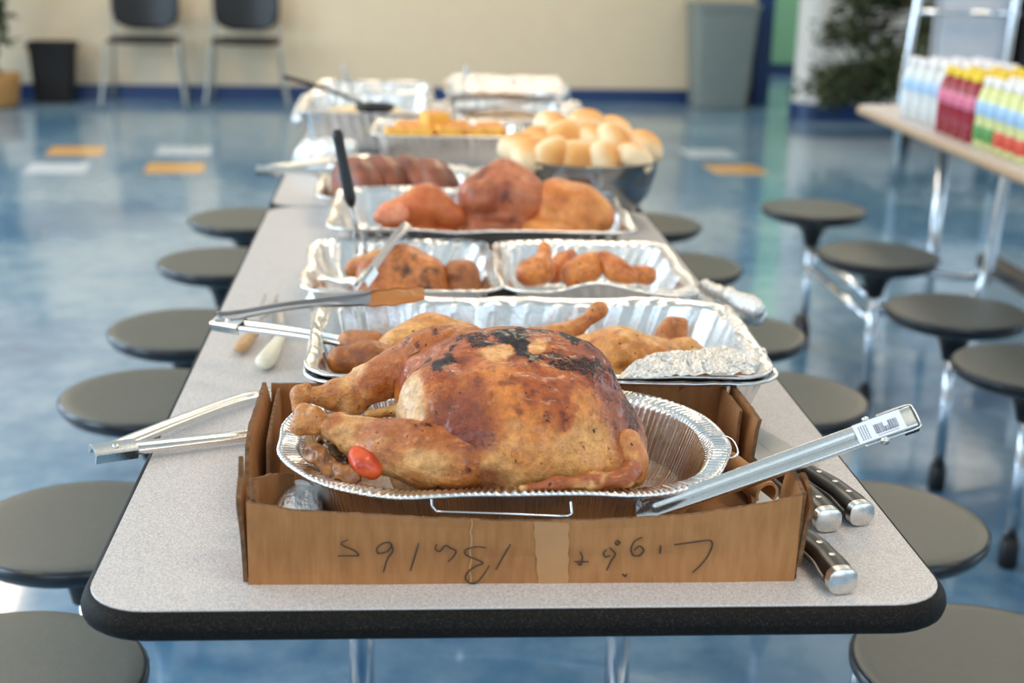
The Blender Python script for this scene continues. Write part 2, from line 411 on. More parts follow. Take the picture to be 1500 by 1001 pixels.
# ------------------------------------------------------------------ cafeteria tables with attached stools
W2 = .376
M['tan_edge'] = plain('tan_table_edge', sr(176, 150, 124), .5)
def cafeteria_table(label, cx, halves, stools, legs, extra=None, arm=None, edge='black_rubber'):
    t = thing('cafeteria_table', label, 'table', (cx, halves[0][0], 0))
    for y0, y1 in halves:
        cy, hy = (y0+y1)/2, (y1-y0)/2
        L = [rrect(cx, cy, W2-.004, hy-.004, .052, T-.027, 8), rrect(cx, cy, W2, hy, .055, T-.026, 8), rrect(cx, cy, W2, hy, .055, T-.0006, 8), rrect(cx, cy, W2-.0006, hy-.0006, .0545, T, 8)]
        mk('tabletop', *loft(L), M['laminate'], t, angle=30)
        prof = [(0, -.0014), (.0028, -.0022), (.006, -.006), (.0085, -.012), (.009, -.017), (.007, -.0235), (.002, -.0275), (-.02, -.0285)]
        L = [rrect(cx, cy, W2+d+.0004, hy+d+.0004, .0554+d, T+z, 8) for d, z in prof]
        V, F = loft(L, True, False, False); mk('bumper_edge', V, F, M[edge], t)
        mb = MB()
        for sx in (-1, 1): mb.add(*box(cx+sx*.3-.012, cx+sx*.3+.012, y0+.08, y1-.08, T-.05, T-.028))
        for yy in (y0+.1, y1-.1): mb.add(*box(cx-.29, cx+.29, yy-.012, yy+.012, T-.05, T-.028))
        mk('under_frame', *mb.out(), M['steel_frame'], t, smooth=False)
    for (x, y) in legs:
        V, F = tube([(x, y, .04), (x, y, .3), (x, y, T-.03)], .0185, 20); mk('leg', V, F, M['chrome'], t)
    for (x, y) in stools:
        S = T-.285
        s = mk('seat', *lathe((x, y, S), [(.150, -.004), (.158, -.0025), (.161, .0), (.158, .0012), (.14, .0015), (.07, .0005), (.001, 0)], 48, False, True), M['seat_top'], t)
        mk('seat_rim', *lathe((x, y, S), [(.03, -.034), (.10, -.034), (.140, -.033), (.155, -.026), (.165, -.012), (.1655, -.004), (.1615, .0)], 48, True, False), M['seat_rim'], s)
        mk('collar', *lathe((x, y, S), [(.022, -.12), (.026, -.10), (.034, -.075), (.060, -.050), (.075, -.033)], 24), M['black_plastic'], s)
        p = mk('stool_post', *tube([(x, y, .05), (x, y, .2), (x, y, S-.035)], .0135, 16), M['chrome'], t)
        mk('foot', *lathe((x, y, 0), [(.018, 0), (.021, .01), (.021, .05), (.016, .07)], 16), M['black_plastic'], p)
        sg = 1 if x > cx else -1; zz = arm or S-.15
        P = spline([(x, y, zz), (x-sg*.12, y, zz-.005), (x-sg*.3, y, zz-.04), (cx+sg*.12, y, zz-.07), (cx, y, zz-.075)], 18)
        mk('stool_arm', *tube(P, .0125, 12), M['chrome'], t)
    y0 = min(s[1] for s in stools); y1 = max(s[1] for s in stools)
    mk('centre_rail', *box(cx-.03, cx+.03, y0-.05+(1.3 if arm else 0), y1+.05, (arm or .35)-.10, (arm or .35)-.05, .006), M['seat_rim'], t, angle=30)
    if extra: extra(t)
    return t
main_stools = []
for y in (.395, .825, 1.40, 1.838, 2.455, 2.99): main_stools += [(-.565, y), (.60, y)]
cafeteria_table('long speckled grey cafeteria table with black edge holding the turkey box', 0, [(0, 1.735), (1.745, 3.50)], main_stools,
                [(-.168, .85), (.224, .85), (-.19, 2.6), (.19, 2.6)], arm=.16)
def r_extra(t):
    S = T-.285
    a = mk('chrome_leg', *tube(spline([(1.56, 2.72, T-.03), (1.55, 2.72, .55), (1.53, 2.72, .34), (1.46, 2.72, .27), (1.2, 2.72, .26)], 24), .016, 14), M['chrome'], t)
    for z in (S-.13, S-.19): mk('side_bar', *tube([(1.175, 3.25, z), (1.178, 2.93, z), (1.182, 2.61, z)], .013, 12), M['chrome'], t)
    b = mk('caster', *tube([(1.150, 3.22, .055), (1.1625, 3.22, .055), (1.175, 3.22, .055)], .055, 24), M['black_plastic'], t)
cafeteria_table('pale cafeteria table on the right carrying bottled drinks', 1.776, [(.2, 1.83), (1.84, 3.62)],
                [(1.18, y) for y in (3.25, 2.61, 2.03, 1.60, 1.05, .6)]+[(2.37, y) for y in (3.25, 2.61, 2.03, 1.60, 1.05, .6)], [(1.60, 3.3), (1.95, 3.3), (1.60, 1.3), (1.95, 1.3)], r_extra, edge='tan_edge')

# ------------------------------------------------------------------ things along the far walls
def wall_chair(px, label):
    c = at(px, 152, -T); u = (c[0]+.8)*math.cos(RA)+(c[1]-9.42)*math.sin(RA); p = rm(u, -.32)
    t = thing('side_chair', label, 'chair', p, 'black stacking chairs by the back wall', RA)
    V, F = [], []
    def shell(w, h, prof, z0):   # curved panel from points (y, z) with half width
        L = []
        for y, z, hw in prof:
            xs = np.linspace(-hw, hw, 13); L.append(np.stack([xs, y-.05*(1-(xs/.25)**2)*(0 if z0 else 1)+0*xs, np.full(13, z)], 1))
        return L
    g = []
    for k, (z, hw) in enumerate(((.50, .10), (.525, .17), (.56, .21), (.62, .228), (.70, .232), (.78, .228), (.80, .21))):
        xs = np.linspace(-hw, hw, 13); g.append(np.stack([xs, .20+.05*(z-.5)-.09*(xs/.25)**2, np.full(13, z)], 1))
    g2 = [q+[0, .012, 0] for q in g]; L = [np.vstack([a, b[::-1]]) for a, b in zip(g, g2)]
    mk('backrest', *loft(L), M['black_plastic'], t, local=True)
    L = [rrect(0, -.02, .235-d, .225-d, .07, z, 6) for d, z in ((.02, .43), (0, .438), (0, .452), (.015, .46))]
    mk('seat', *loft(L), M['black_plastic'], t, local=True)
    for sx in (-1, 1):
        mk('front_leg', *tube(spline([(sx*.285, -.27, 0), (sx*.25, -.24, .25), (sx*.235, -.22, .43), (sx*.22, -.1, .44), (sx*.2, .1, .44)], 20), .013, 10), M['steel_frame'], t, local=True)
        mk('rear_leg', *tube(spline([(sx*.26, .27, 0), (sx*.235, .2, .25), (sx*.225, .17, .45), (sx*.215, .20, .6), (sx*.2, .215, .72)], 20), .013, 10), M['steel_frame'], t, local=True)
wall_chair(217, 'black plastic wall chair with grey legs nearer the black bin')
wall_chair(364, 'black plastic wall chair with grey legs farther from the black bin')
def tapered_bin(name, u, v, hx0, hx1, hy, h, mat, label, rim=.012):
    p = rm(u, v); t = thing(name, label, 'bin', p, None, RA)
    L = [rrect(0, 0, hx0-.01, hy*.8-.01, .03, 0, 5), rrect(0, 0, hx0, hy*.8, .03, .01, 5), rrect(0, 0, hx1, hy, .035, h-.03, 5)]
    L += [rrect(0, 0, hx1-.006, hy-.006, .03, h-.03, 5), rrect(0, 0, hx0-.006, hy*.8-.006, .03, .02, 5)]
    mk('bin_body', *loft(L), mat, t, local=True, angle=40)
    L = [rrect(0, 0, hx1-.004, hy-.004, .03, h-.04, 5), rrect(0, 0, hx1+rim, hy+rim, .04, h-.04, 5), rrect(0, 0, hx1+rim, hy+rim, .04, h-.004, 5), rrect(0, 0, hx1+rim-.006, hy+rim-.006, .04, h, 5), rrect(0, 0, hx1-.006, hy-.006, .03, h-.002, 5), rrect(0, 0, hx1-.012, hy-.012, .03, h-.06, 5)]
    mk('bin_rim', *loft(L, True, False, False), mat, t, local=True, angle=40)
def uof(px, py=152):
    c = at(px, py, -T); return (c[0]+.8)*math.cos(RA)+(c[1]-9.42)*math.sin(RA)
M['grey_bin'] = plain('grey_bin_plastic', sr(122, 132, 130), .5)
tapered_bin('trash_can', uof(1039), -.22, .19, .235, .17, .755, M['grey_bin'], 'tall tapered grey trash can against the cream wall')
M['bin_black'] = plain('matte_black_bin', sr(6, 4, 5), .8)
tapered_bin('waste_bin', uof(78), -.2, .125, .15, .12, .41, M['bin_black'], 'small black waste bin standing beside the wall chairs')
_p = rm(uof(1086), -.025)
V, F = box(-.09, .05, -.006, .006, 0, .74, .002)
_o = mk('cardboard_sheet', [(_p[0]+a, _p[1]+b, c) for a, b, c in V], F, M['card'], label='brown cardboard sheet leaning behind the grey trash can', cat='cardboard')
# plants
def leaf_cloud(P, D, size, aspect=.45, rng=None):
    rng = rng or np.random.default_rng(3); V = []; F = []
    for p, d in zip(P, D):
        d = d/np.linalg.norm(d); s = np.cross(d, rng.normal(size=3)); s /= np.linalg.norm(s); n = np.cross(d, s); L = size*rng.uniform(.6, 1.3); w = L*aspect
        k = len(V); V += [p, p+d*L*.5+s*w*.5+n*L*.06, p+d*L, p+d*L*.5-s*w*.5+n*L*.06, p+d*L*.5-n*L*.03]
        F += [(k, k+1, k+2, k+4), (k, k+4, k+2, k+3)]
    return V, F
M['leaf'] = NT('dark_green_needles'); _x = M['leaf'].set(Roughness=.6)
_x.l(_x.ramp(_x.noise(7, 3), [(.3, sr(24, 34, 22)), (.55, sr(62, 74, 44)), (.75, sr(104, 106, 66))]), _x.b.inputs['Base Color']); M['leaf'] = _x.m
M['bark'] = plain('bark', sr(84, 64, 46), .8, bump=.5, bscale=60)
M['pot'] = plain('terracotta_pot', sr(176, 128, 72), .6)
def tree(x, y, h, r, z0, label, name='christmas_tree'):
    t = thing(name, label, 'tree', (x, y, 0)); rng = np.random.default_rng(11)
    mk('trunk', *tube([(0, 0, 0), (0, 0, h*.5), (0, 0, h)], [.035, .025, .01], 10), M['bark'], t, local=True)
    P = []; D = []; B = MB()
    for k in range(150):
        z = z0+(h-z0)*rng.random()**1.25; a = rng.random()*2*PI; L = r*(1-(z-z0)/(h-z0)*.93)*rng.uniform(.75, 1.1); d = np.array([math.cos(a), math.sin(a), -.12])
        B.add(*tube([(0, 0, z), tuple(np.array([0, 0, z])+d*L*.5), tuple(np.array([0, 0, z])+d*L)], [.008, .006, .003], 5))
        for j in range(75):
            s = rng.uniform(.25, 1); q = np.array([0, 0, z])+d*L*s+rng.normal(size=3)*.028; P.append(q); dd = d+rng.normal(size=3)*.8; D.append(dd)
    mk('branches', *B.out(), M['bark'], t, local=True, kind='stuff')
    mk('needles', *leaf_cloud(P, D, .075, .42, rng), M['leaf'], t, local=True, kind='stuff', smooth=False)
tree(3.08, 7.82, 2.4, .66, .34, 'bushy dark green christmas tree in front of the white wall')
_q = aty(-17, 132, 8.6)
def pot_plant(x, y):
    t = thing('potted_plant', 'tall leafy plant in a tan pot at the left picture edge', 'plant', (x, y, 0)); rng = np.random.default_rng(5)
    mk('pot', *lathe((0, 0, 0), [(.11, 0), (.15, .02), (.17, .2), (.18, .22), (.165, .22), (.15, .18)], 24, True, True), M['pot'], t, local=True)
    B = MB(); P = []; D = []
    for k in range(9):
        a = rng.random()*2*PI; e = np.array([math.cos(a)*.22, math.sin(a)*.22, rng.uniform(.8, 1.5)]); pts = spline([(0, 0, .18), e*[.2, .2, .5]+[0, 0, .1], e], 8)
        B.add(*tube(pts, .008, 6))
        for j in range(40): q = pts[rng.integers(2, 8)]+rng.normal(size=3)*.05; P.append(q); D.append(rng.normal(size=3)+[0, 0, -.2])
    mk('stems', *B.out(), M['bark'], t, local=True, kind='stuff'); mk('leaves', *leaf_cloud(P, D, .13, .4, rng), M['leaf'], t, local=True, kind='stuff', smooth=False)
pot_plant(_q[0], 8.75)
# folded table panel and tall black cabinet at the right picture edge
M['grey_panel'] = plain('pale_grey_panel', sr(186, 190, 198), .5)
def folded_table():
    a = aty(1372, 40, 6.3); b = aty(1472, 40, 6.3); cx = (a[0]+b[0])/2; hw = (b[0]-a[0])/2
    t = thing('folded_table', 'pale grey folded table standing upright behind the bottles', 'table', (cx, 6.3, 0))
    for dy in (-.05, .05): mk('table_leaf', *box(cx-hw, cx+hw, 6.3+dy-.014, 6.3+dy+.014, .32, 1.75, .008), M['grey_panel'], t, angle=30)
    for s, (e0, e1) in ((-1, ((1331, 78), (1352, -40))), (1, ((1476, 78), (1494, -40)))):
        p = aty(*e0, 6.2); q = aty(*e1, 6.2); d = (q-p); p = p-d*.4
        p0 = np.array([p[0], p[1], .03]); mk('frame_leg', *tube([p0, p, q, q+d*.4], .02, 12), M['chrome'], t)
    zb = aty(1345, 17, 6.2); mk('cross_bar', *tube([(zb[0], 6.2, zb[2]), (cx, 6.2, zb[2]), (cx+hw+.02, 6.2, zb[2])], .014, 10), M['chrome'], t)
folded_table()
_a = aty(1492, 40, 7.3)
_t = thing('storage_cabinet', 'tall black cabinet at the right picture edge', 'cabinet', (_a[0]+.4, 7.4, 0))
mk('cabinet_body', *box(_a[0], _a[0]+.8, 7.2, 7.7, 0, 1.9, .006), M['black_plastic'], _t, angle=30)
for k in (0, 1): _d = mk('cabinet_door', *box(_a[0]+.01+k*.395, _a[0]+.39+k*.395, 7.185, 7.2, .05, 1.86, .004), M['black_plastic'], _t, angle=30)

# ------------------------------------------------------------------ food and serving things on the long table
def lin(r, g, b): return np.array(sr(r, g, b)[:3])
def TZ(p): p = np.array(p, float); p[..., 2] += T; return p
def ridged(P, sc, o=3, seed=0):
    r = 0; a = 1; t = 0
    for i in range(o): r = r+a*(1-2*np.abs(noise(P, sc*2**i, seed+i))); t += a; a *= .5
    return r/t
def foil_pan(name, label, c, hx, hy, r, H, rot=0, M_=720, npl=120, amp=.0012, flange=.014, taper=.022, z0=.001, group=None, seed=1, jit=.0025, base_bump=.001, rise=None, cat='pan', mat='foil', fz=1):
    rng = np.random.default_rng(seed)
    t = thing(name, label, cat, (c[0], c[1], T+z0), group)
    s = np.arange(M_)/M_; ca, sa = math.cos(rot), math.sin(rot)
    ph = np.interp(s, np.linspace(0, 1, 40), np.r_[rng.normal(size=39)*.35, 0]); ph[-1] = ph[0]
    pleat = np.abs(((s*npl+ph) % 1)*2-1)*2-1; var = 1+.5*np.sin(s*2*PI*9+seed)
    def ring(off, z, pa=0, pz=0):
        P = resample(rrect(0, 0, hx-off, hy-off, max(r-off, .012), 0, 14), M_)[:, :2]
        d = np.roll(P, -1, 0)-np.roll(P, 1, 0); n = np.stack([d[:, 1], -d[:, 0]], 1); n /= np.linalg.norm(n, axis=1)[:, None]
        P = P+n*(pa*pleat*var)[:, None]
        Q = np.stack([P[:, 0]*ca-P[:, 1]*sa+c[0], P[:, 0]*sa+P[:, 1]*ca+c[1], np.full(M_, z)+pz*pleat*var], 1)
        f = min(1, max(0, (z-z0)/(H-z0)))
        Q[:, :2] += jit*f*np.stack([noise(Q*[1, 1, 0], 18, seed), noise(Q*[1, 1, 0], 18, seed+5)], 1)
        Q[:, 2] += f*jit*noise(Q*[1, 1, 0], 12, seed+9)
        if rise is not None: Q[:, 2] += f*rise(Q)
        return TZ(Q)
    R = [ring(.003, H-.0042), ring(.0005, H-.0038), ring(-.0008, H-.0018), ring(0, H, 0, .0003), ring(.003, H+.0006, .0, .0004*fz), ring(.0055, H-.0006, 0, .0006*fz)]
    R += [ring(.007, H-.0012, 0, .0007*fz), ring(flange*.75, H-.0026, 0, .0009*fz), ring(flange, H-.0048, amp*.5, .0008*fz), ring(flange+.002, H-.007, amp*.9)]
    for k in range(1, 8):
        f = k/7; R.append(ring(flange+.002+taper*f, H-.007+(z0+.009-H+.007)*f, amp*(1.1-.3*f)))
    R += [ring(flange+taper+.006, z0+.003, amp*.4), ring(flange+taper+.014, z0+.0008)]
    V, F = loft(R, True, False, False)
    n0 = (len(R)-1)*M_; F = list(F); base = []
    V = list(V); Fi = F
    # base: shrink the last ring to the centre in a few steps
    L = R[-1]; cc = L.mean(0); prev = n0
    for f in (.8, .55, .3, .08):
        Q = cc+(L-cc)*f; Q[:, 2] = T+z0+base_bump*noise(Q, 60, seed); k = len(V); V += list(Q)
        for i in range(M_): j = (i+1) % M_; Fi.append((prev+i, prev+j, k+j, k+i))
        prev = k
    Fi.append(tuple(range(prev, prev+M_)))
    nr = 9*M_
    Va = np.array(V); wall = mk('pan_wall', Va, Fi[9*M_:], M[mat], t)
    V2 = Va[:10*M_]; mk('rolled_rim', V2, Fi[:9*M_], M[mat], t)
    return t
def blob(name, prims, h, mat, colf, label=None, cat=None, group=None, parent=None, **k):
    V, F = nets(field(prims, **k), h)
    V = np.asarray(V); col = colf(V)
    return mk(name, TZ(V), F, M[mat], parent, col=col, label=label, cat=cat, group=group)
def rel(p): p = np.array(p, float); p[2] -= T; return p
def nodes(L):       # (px, py, y, radius in px) -> capsule chain in table coordinates
    out = []
    for px, py, y, rp in L:
        p = aty(px, py, y); Z = (p-CAM)@AX_F; out.append((rel(p), rp*Z/FPX))
    return [s_cap(a[0], b[0], a[1], b[1]) for a, b in zip(out, out[1:])]

# --- cardboard box
bx = thing('cardboard_box', 'cut-down brown cardboard box tray with upside-down handwriting, holding the turkey pan', 'box', (.003, .22, T))
def card_panel(name, p0, p1, topf, th=.004, z0=0., lean=(0, 0), n=90, parent=bx, jag=.0012, seed=0, curl=0):
    p0 = np.array(p0); p1 = np.array(p1); d = p1-p0; L = np.linalg.norm(d); d = d/L; nn = np.array([-d[1], d[0]])
    s = np.linspace(0, 1, n); m = 8; O = []; I = []
    for k in range(m):
        f = k/(m-1); zt = np.array([topf(q) for q in s])+jag*noise(np.stack([s*L, s*0+seed, s*0], 1), 260, seed)+jag*.8*noise(np.stack([s*L, s*0+seed, s*0], 1), 60, seed+2)
        z = z0+(zt-z0)*f; off = np.array(lean)[None]*(f**1.5)+nn*(curl*f*f)
        w = nn[None]*(.0010*noise(np.stack([s*L, s*0+f*.3, s*0+seed], 1), 14, seed))[:, None]
        xy = p0+d*(s*L)[:, None]+off+w
        O.append(np.c_[xy, z]); I.append(np.c_[xy+nn*th, z])
    V = np.concatenate(O+I); F = []; E_ = []
    N = m*n
    for k in range(m-1):
        for i in range(n-1):
            a = k*n+i; F.append((a, a+1, a+n+1, a+n)); F.append((N+a, N+a+n, N+a+n+1, N+a+1))
    top = (m-1)*n
    for i in range(n-1): E_.append((top+i, top+i+1, N+top+i+1, N+top+i))
    for k in range(m-1): E_.append((k*n, (k+1)*n, N+(k+1)*n, N+k*n)); E_.append((k*n+n-1, N+k*n+n-1, N+(k+1)*n+n-1, (k+1)*n+n-1))
    o = mk(name, TZ(V), F+E_, M['card'], parent, smooth=False)
    o.data.materials.append(M['card_edge'])
    mi = np.zeros(len(o.data.polygons), int); mi[len(F):] = 1; o.data.polygons.foreach_set('material_index', mi.tolist())
    return o
def prof(*pts):
    xs, ys = zip(*pts); return lambda q: float(np.interp(q, xs, ys))
YF = .046
front = card_panel('front_panel', (-.240, YF), (.244, YF-.001), prof((0, .079), (.08, .071), (.3, .064), (.5, .060), (.62, .061), (.8, .066), (.93, .076), (1, .084)), jag=.0006, n=240, lean=(0, -.002))
card_panel('back_panel', (.252, .388), (-.250, .388), prof((0, .072), (1, .072)), jag=.0004, lean=(0, .003))
mk('bottom_panel', *[TZ(box(-.241, .247, .05, .386, .0005, .0045)[0]), box(-.241, .247, .05, .386, .0005, .0045)[1]], M['card'], bx, smooth=False)
# left side: a torn front stub, a low middle and a taller rear part, in two layers
card_panel('side_panel', (-.2455, .052), (-.2455, .108), prof((0, .080), (.35, .092), (.5, .108), (.58, .094), (.8, .074), (1, .05)), lean=(-.004, 0), jag=.003, seed=3, th=-.004)
card_panel('side_panel', (-.238, .056), (-.238, .125), prof((0, .074), (.2, .086), (.45, .080), (.6, .05), (1, .035)), lean=(.002, 0), jag=.003, seed=4, th=-.003)
card_panel('side_panel', (-.2445, .175), (-.2475, .386), prof((0, .03), (.04, .055), (.1, .076), (.3, .081), (1, .074)), lean=(-.012, 0), jag=.002, seed=5, th=-.004)
card_panel('side_panel', (-.236, .20), (-.240, .384), prof((0, .03), (.05, .070), (.3, .074), (1, .070)), lean=(-.003, 0), jag=.0015, seed=6, th=-.003)
card_panel('flap', (-.240, .11), (-.205, .150), prof((0, .072), (.5, .068), (1, .060)), lean=(-.012, .012), jag=.001, seed=8, th=.003, z0=.012, curl=-.012)
# right side
card_panel('side_panel', (.2465, .05), (.2465, .125), prof((0, .083), (.4, .088), (.75, .084), (.9, .060), (1, .03)), lean=(.003, 0), jag=.001, seed=13)
card_panel('flap', (.2500, .049), (.2505, .115), prof((0, .070), (.2, .083), (.6, .088), (.85, .072), (1, .045)), lean=(.0075, 0), jag=.0012, seed=14, z0=.012)
card_panel('side_panel', (.2515, .255), (.2535, .386), prof((0, .079), (1, .073)), lean=(.008, 0), jag=.0008, seed=15)
card_panel('side_panel', (.2430, .285), (.2450, .384), prof((0, .078), (1, .071)), lean=(.003, 0), jag=.0008, seed=16, th=.003)
card_panel('flap', (.236, .150), (.249, .235), prof((0, .032), (.5, .034), (1, .038)), lean=(-.004, 0), jag=.001, seed=17)
for k, (a, b, r) in enumerate((((.222, .232, .040), (.246, .165, .034), .013), ((.224, .150, .018), (.247, .118, .026), .011))):
    P = []; 
    a_ = np.array(a); b_ = np.array(b); d = (b_-a_); d /= np.linalg.norm(d); u = np.array([0, 0, 1.]); s_ = np.cross(d, u); u = np.cross(s_, d); L = []
    for q in (0, .33, .66, 1):
        c_ = a_+(b_-a_)*q; an = np.linspace(-.5, 3.9, 14); O = [c_+r*(math.cos(g)*s_+math.sin(g)*u) for g in an]; I = [c_+(r-.003)*(math.cos(g)*s_+math.sin(g)*u) for g in an[::-1]]; L.append(np.array(O+I))
    V, F = loft(L); mk('curled_flap', TZ(V), F, M['card'], bx, angle=40)
# tape strips and the handwriting on the front panel
def front_pt(px, py, off=.0006):
    p = rel(aty(px, py, YF)); f = np.clip(p[2]/.064, 0, 1); y = YF-.002*f**1.5
    p[1] = y-off+.0010*noise(np.array([[(p[0]+.240), 0, 0]])*1.0+[[0, f*.3, 0]], 14, 0)[0]*0-.0012; return p
def strip(pts_l, pts_r, name, mat, n=10):
    V = []; F = []
    for k in range(n+1):
        f = k/n
        for P in (pts_l, pts_r):
            py = P[0][1]+(P[1][1]-P[0][1])*f; px = P[0][0]+(P[1][0]-P[0][0])*f+(1.5*math.sin(k*2.3)); V.append(front_pt(px, py, .0002))
    V += [v+[0, .0001, 0] for v in V]; m = 2*(n+1)
    for k in range(n): a = 2*k; F += [(a, a+1, a+3, a+2)]
    mk(name, TZ(V[:m]), F, M[mat], front, smooth=False)
strip(((781, 762), (788, 856)), ((833, 764), (832, 855)), 'tape_strip', 'tape')
strip(((689, 758), (687, 857)), ((692, 758), (690, 857)), 'tape_edge', 'tape')
ST = [[(78,75),(52,88),(62,100),(98,115),(118,135),(90,137),(38,138)], [(192,132),(186,112),(205,92),(232,86),(242,98),(228,118),(205,128),(192,125)], [(242,90),(246,120),(226,150),(212,200)],
      [(345,88),(330,140),(313,195)], [(412,93),(408,112),(425,120),(445,98),(466,108),(486,120),(472,145),(455,160)], [(692,93),(670,130),(637,190)],
      [(600,106),(560,103),(522,115),(525,135),(560,150),(588,165),(560,178),(530,200),(522,225),(540,242),(565,238),(590,210),(612,175)],
      [(933,160),(987,160)], [(956,122),(964,145),(957,172),(944,166)], [(1056,112),(1044,128),(1052,142),(1068,136)], [(1066,106),(1088,130),(1072,158),(1056,192)], [(1115,206),(1126,216),(1132,206)],
      [(1190,66),(1162,80),(1148,108),(1155,134),(1180,136),(1196,116),(1180,100),(1160,116)], [(1259,97),(1258,130)], [(1310,95),(1380,85),(1432,78)], [(1425,78),(1450,80),(1454,100),(1440,135),(1412,172),(1380,202)], [(1095,78),(1105,86),(1096,95),(1088,88),(1095,78)]]
mb = MB()
for q in ST:
    P = spline([front_pt(480+a/2.586, 760+b/2.586) for a, b in q], 5*len(q)); w = .0005*(1+.4*np.sin(np.linspace(0, 3, len(P))))
    mb.add(*tube(P, w, 6, flat=1, up=(0, 1, 0)))
mk('handwriting', TZ(mb.V), mb.F, M['ink'], front, kind='stuff')

# --- oval roasting pan
PX, PY, HX, HY, HR = -.008, .213, .219, .152, .077
tp = foil_pan('roasting_pan', 'oval ribbed foil roasting pan with wire handle holding the whole turkey', (PX, PY), HX, HY, .130, HR, M_=1500, npl=190, amp=.0019, flange=.021, taper=.018, z0=.006, seed=4, jit=.004, fz=2.8)
def pz(px, py, y): return rel(aty(px, py, y))
hy_ = PY-HY+.004
P = [pz(632, 726, .063), pz(633, 742, .0585), pz(640, 750, .0565), pz(740, 753, .0555), pz(832, 757, .0555), pz(838, 752, .0565), pz(836, 734, .063)]
mk('wire_handle', TZ(tube(np.concatenate([np.linspace(a, b, 8)[:-1] for a, b in zip(P, P[1:])]+[P[-1:]]), .0013, 8)[0]), tube(np.concatenate([np.linspace(a, b, 8)[:-1] for a, b in zip(P, P[1:])]+[P[-1:]]), .0013, 8)[1], M['chrome'], tp)
xr = PX+HX
P = spline([(xr-.004, .235, .066), (xr+.006, .234, .068), (xr+.013, .225, .066), (xr+.013, .205, .062), (xr+.006, .196, .060), (xr-.004, .195, .061)], 30)
V, F = tube(P, .0013, 8); mk('wire_handle', TZ(V), F, M['chrome'], tp)
# broth
B = resample(rrect(PX, PY, HX-.037, HY-.037, .10, 0, 10), 90); L = [np.c_[PX+(B[:, 0]-PX)*f, PY+(B[:, 1]-PY)*f, np.full(90, .0215)+.0004*noise(B*f, 70)] for f in (1, .7, .4, .1)]
x = NT('turkey_broth').set(Roughness=.12, Coat_Weight=.5); x.l(x.ramp(x.noise(35, 4), [(.35, sr(120, 72, 34)), (.65, sr(196, 150, 104))]), x.b.inputs['Base Color']); M['broth'] = x.m
V, F = loft([L[0]*[.97, .97, 1]+[PX*.03, PY*.03, -.010]]+L, True, True, True); _tag(mk('turkey_broth', TZ(V), F, M['broth']), 'shallow brown cooking broth in the bottom of the turkey pan', 'broth')
# foil wad under the left end
blob('foil_wad', [s_ell((-.205, .150, .030), (.024, .030, .022)), s_ell((-.200, .128, .026), (.018, .018, .016))], .0022, 'foil_crumple', lambda P: np.full((len(P), 3), .8), 'pale crumpled foil wad under the left end of the turkey pan', 'foil', disp=lambda P: .003*(ridged(P, 50, 2, 5)-.4))

# --- the turkey
tk = thing('roast_turkey', 'whole roast turkey with browned, partly charred skin in the oval foil pan', 'turkey', (.0, .2, T+.018))
def body_col(P):
    x, y, z = P.T; n1 = fbm(P, 22, 4, 3); n2 = fbm(P, 85, 4, 8); n3 = fbm(P*[1, 1, .35], 160, 2, 21)
    c = mix(lin(240, 194, 132), lin(220, 136, 58), sst(-.45, .35, n1+(z-.095)*9))
    c = mix(c, lin(204, 116, 40), sst(.05, .6, n2*.7+n1*.8+(z-.11)*5)*.7)
    pale = np.exp(-(((x-.062)/.040)**2+((z-.108)/.028)**2))*(y < .2); c = mix(c, lin(244, 196, 132), pale*.9)
    low = sst(.075, .045, z); c = mix(c, lin(224, 174, 118), low*.65)
    m = sst(.1, .55, (z-.128)*15+n1*1.1+n2*.35); c = mix(c, lin(176, 86, 28), m*.85)
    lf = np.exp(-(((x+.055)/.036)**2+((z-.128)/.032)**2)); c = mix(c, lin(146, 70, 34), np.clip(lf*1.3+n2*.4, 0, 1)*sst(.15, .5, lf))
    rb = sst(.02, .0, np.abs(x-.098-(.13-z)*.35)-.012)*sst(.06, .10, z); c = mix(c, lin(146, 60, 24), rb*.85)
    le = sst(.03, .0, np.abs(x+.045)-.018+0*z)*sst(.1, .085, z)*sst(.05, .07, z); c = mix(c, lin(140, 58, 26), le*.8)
    c = mix(c, lin(112, 46, 18), sst(.25, .75, n3+n2*.6+(z-.14)*10)*.6)
    nA_ = fbm(P, 34, 3, 61)
    ch = sst(.05, .60, nA_*1.5+n2*.5+(z-.166)*14)*.95+rb*sst(.0, .5, n2)*.5+np.exp(-(((x-.08)/.02)**2+((z-.15)/.02)**2))*sst(-.2, .3, n2)*.6
    for px, py, gx, gz, a in ((735, 502, .032, .007, 1), (693, 521, .020, .006, .8), (762, 523, .022, .007, 1), (722, 512, .03, .006, .6), (868, 506, .020, .007, 1), (893, 530, .020, .008, 1), (845, 545, .03, .006, .8), (915, 575, .012, .02, .5), (930, 625, .010, .022, .7), (640, 560, .018, .012, .4), (700, 618, .03, .010, .45), (880, 560, .02, .006, .6)):
        p = rel(aty(px, py, .14)); ch = np.maximum(ch, a*sst(1.5, .4, ((x-p[0])/gx)**2+((z-p[2]+.25*(x-p[0]))/gz)**2+1.1*n2+.5*nA_)*(y < .22))
    ch = np.maximum(ch, sst(.15, .6, n2+n1*.5)*sst(.07, .10, z)*.42)
    w = sst(1.15, .55, ((x+.098)/.022)**2+((y-.158)/.045)**2+((z-.125)/.036)**2); c = mix(c, lin(238, 208, 168), w*.95)
    ch = ch*(1-w)
    for (a, _, b), g, h in ((rel(aty(732, 531, .14)), .017, .0045), (rel(aty(792, 520, .15)), .010, .004)):
        q = sst(1.3, .5, ((x-a)/g)**2+((z-b-.12*(x-a))/h)**2+.6*n2)*(y < .2); c = mix(c, lin(236, 184, 124), q*.9); ch = ch*(1-q)
    return np.c_[c, np.clip(ch, 0, 1)*.62]
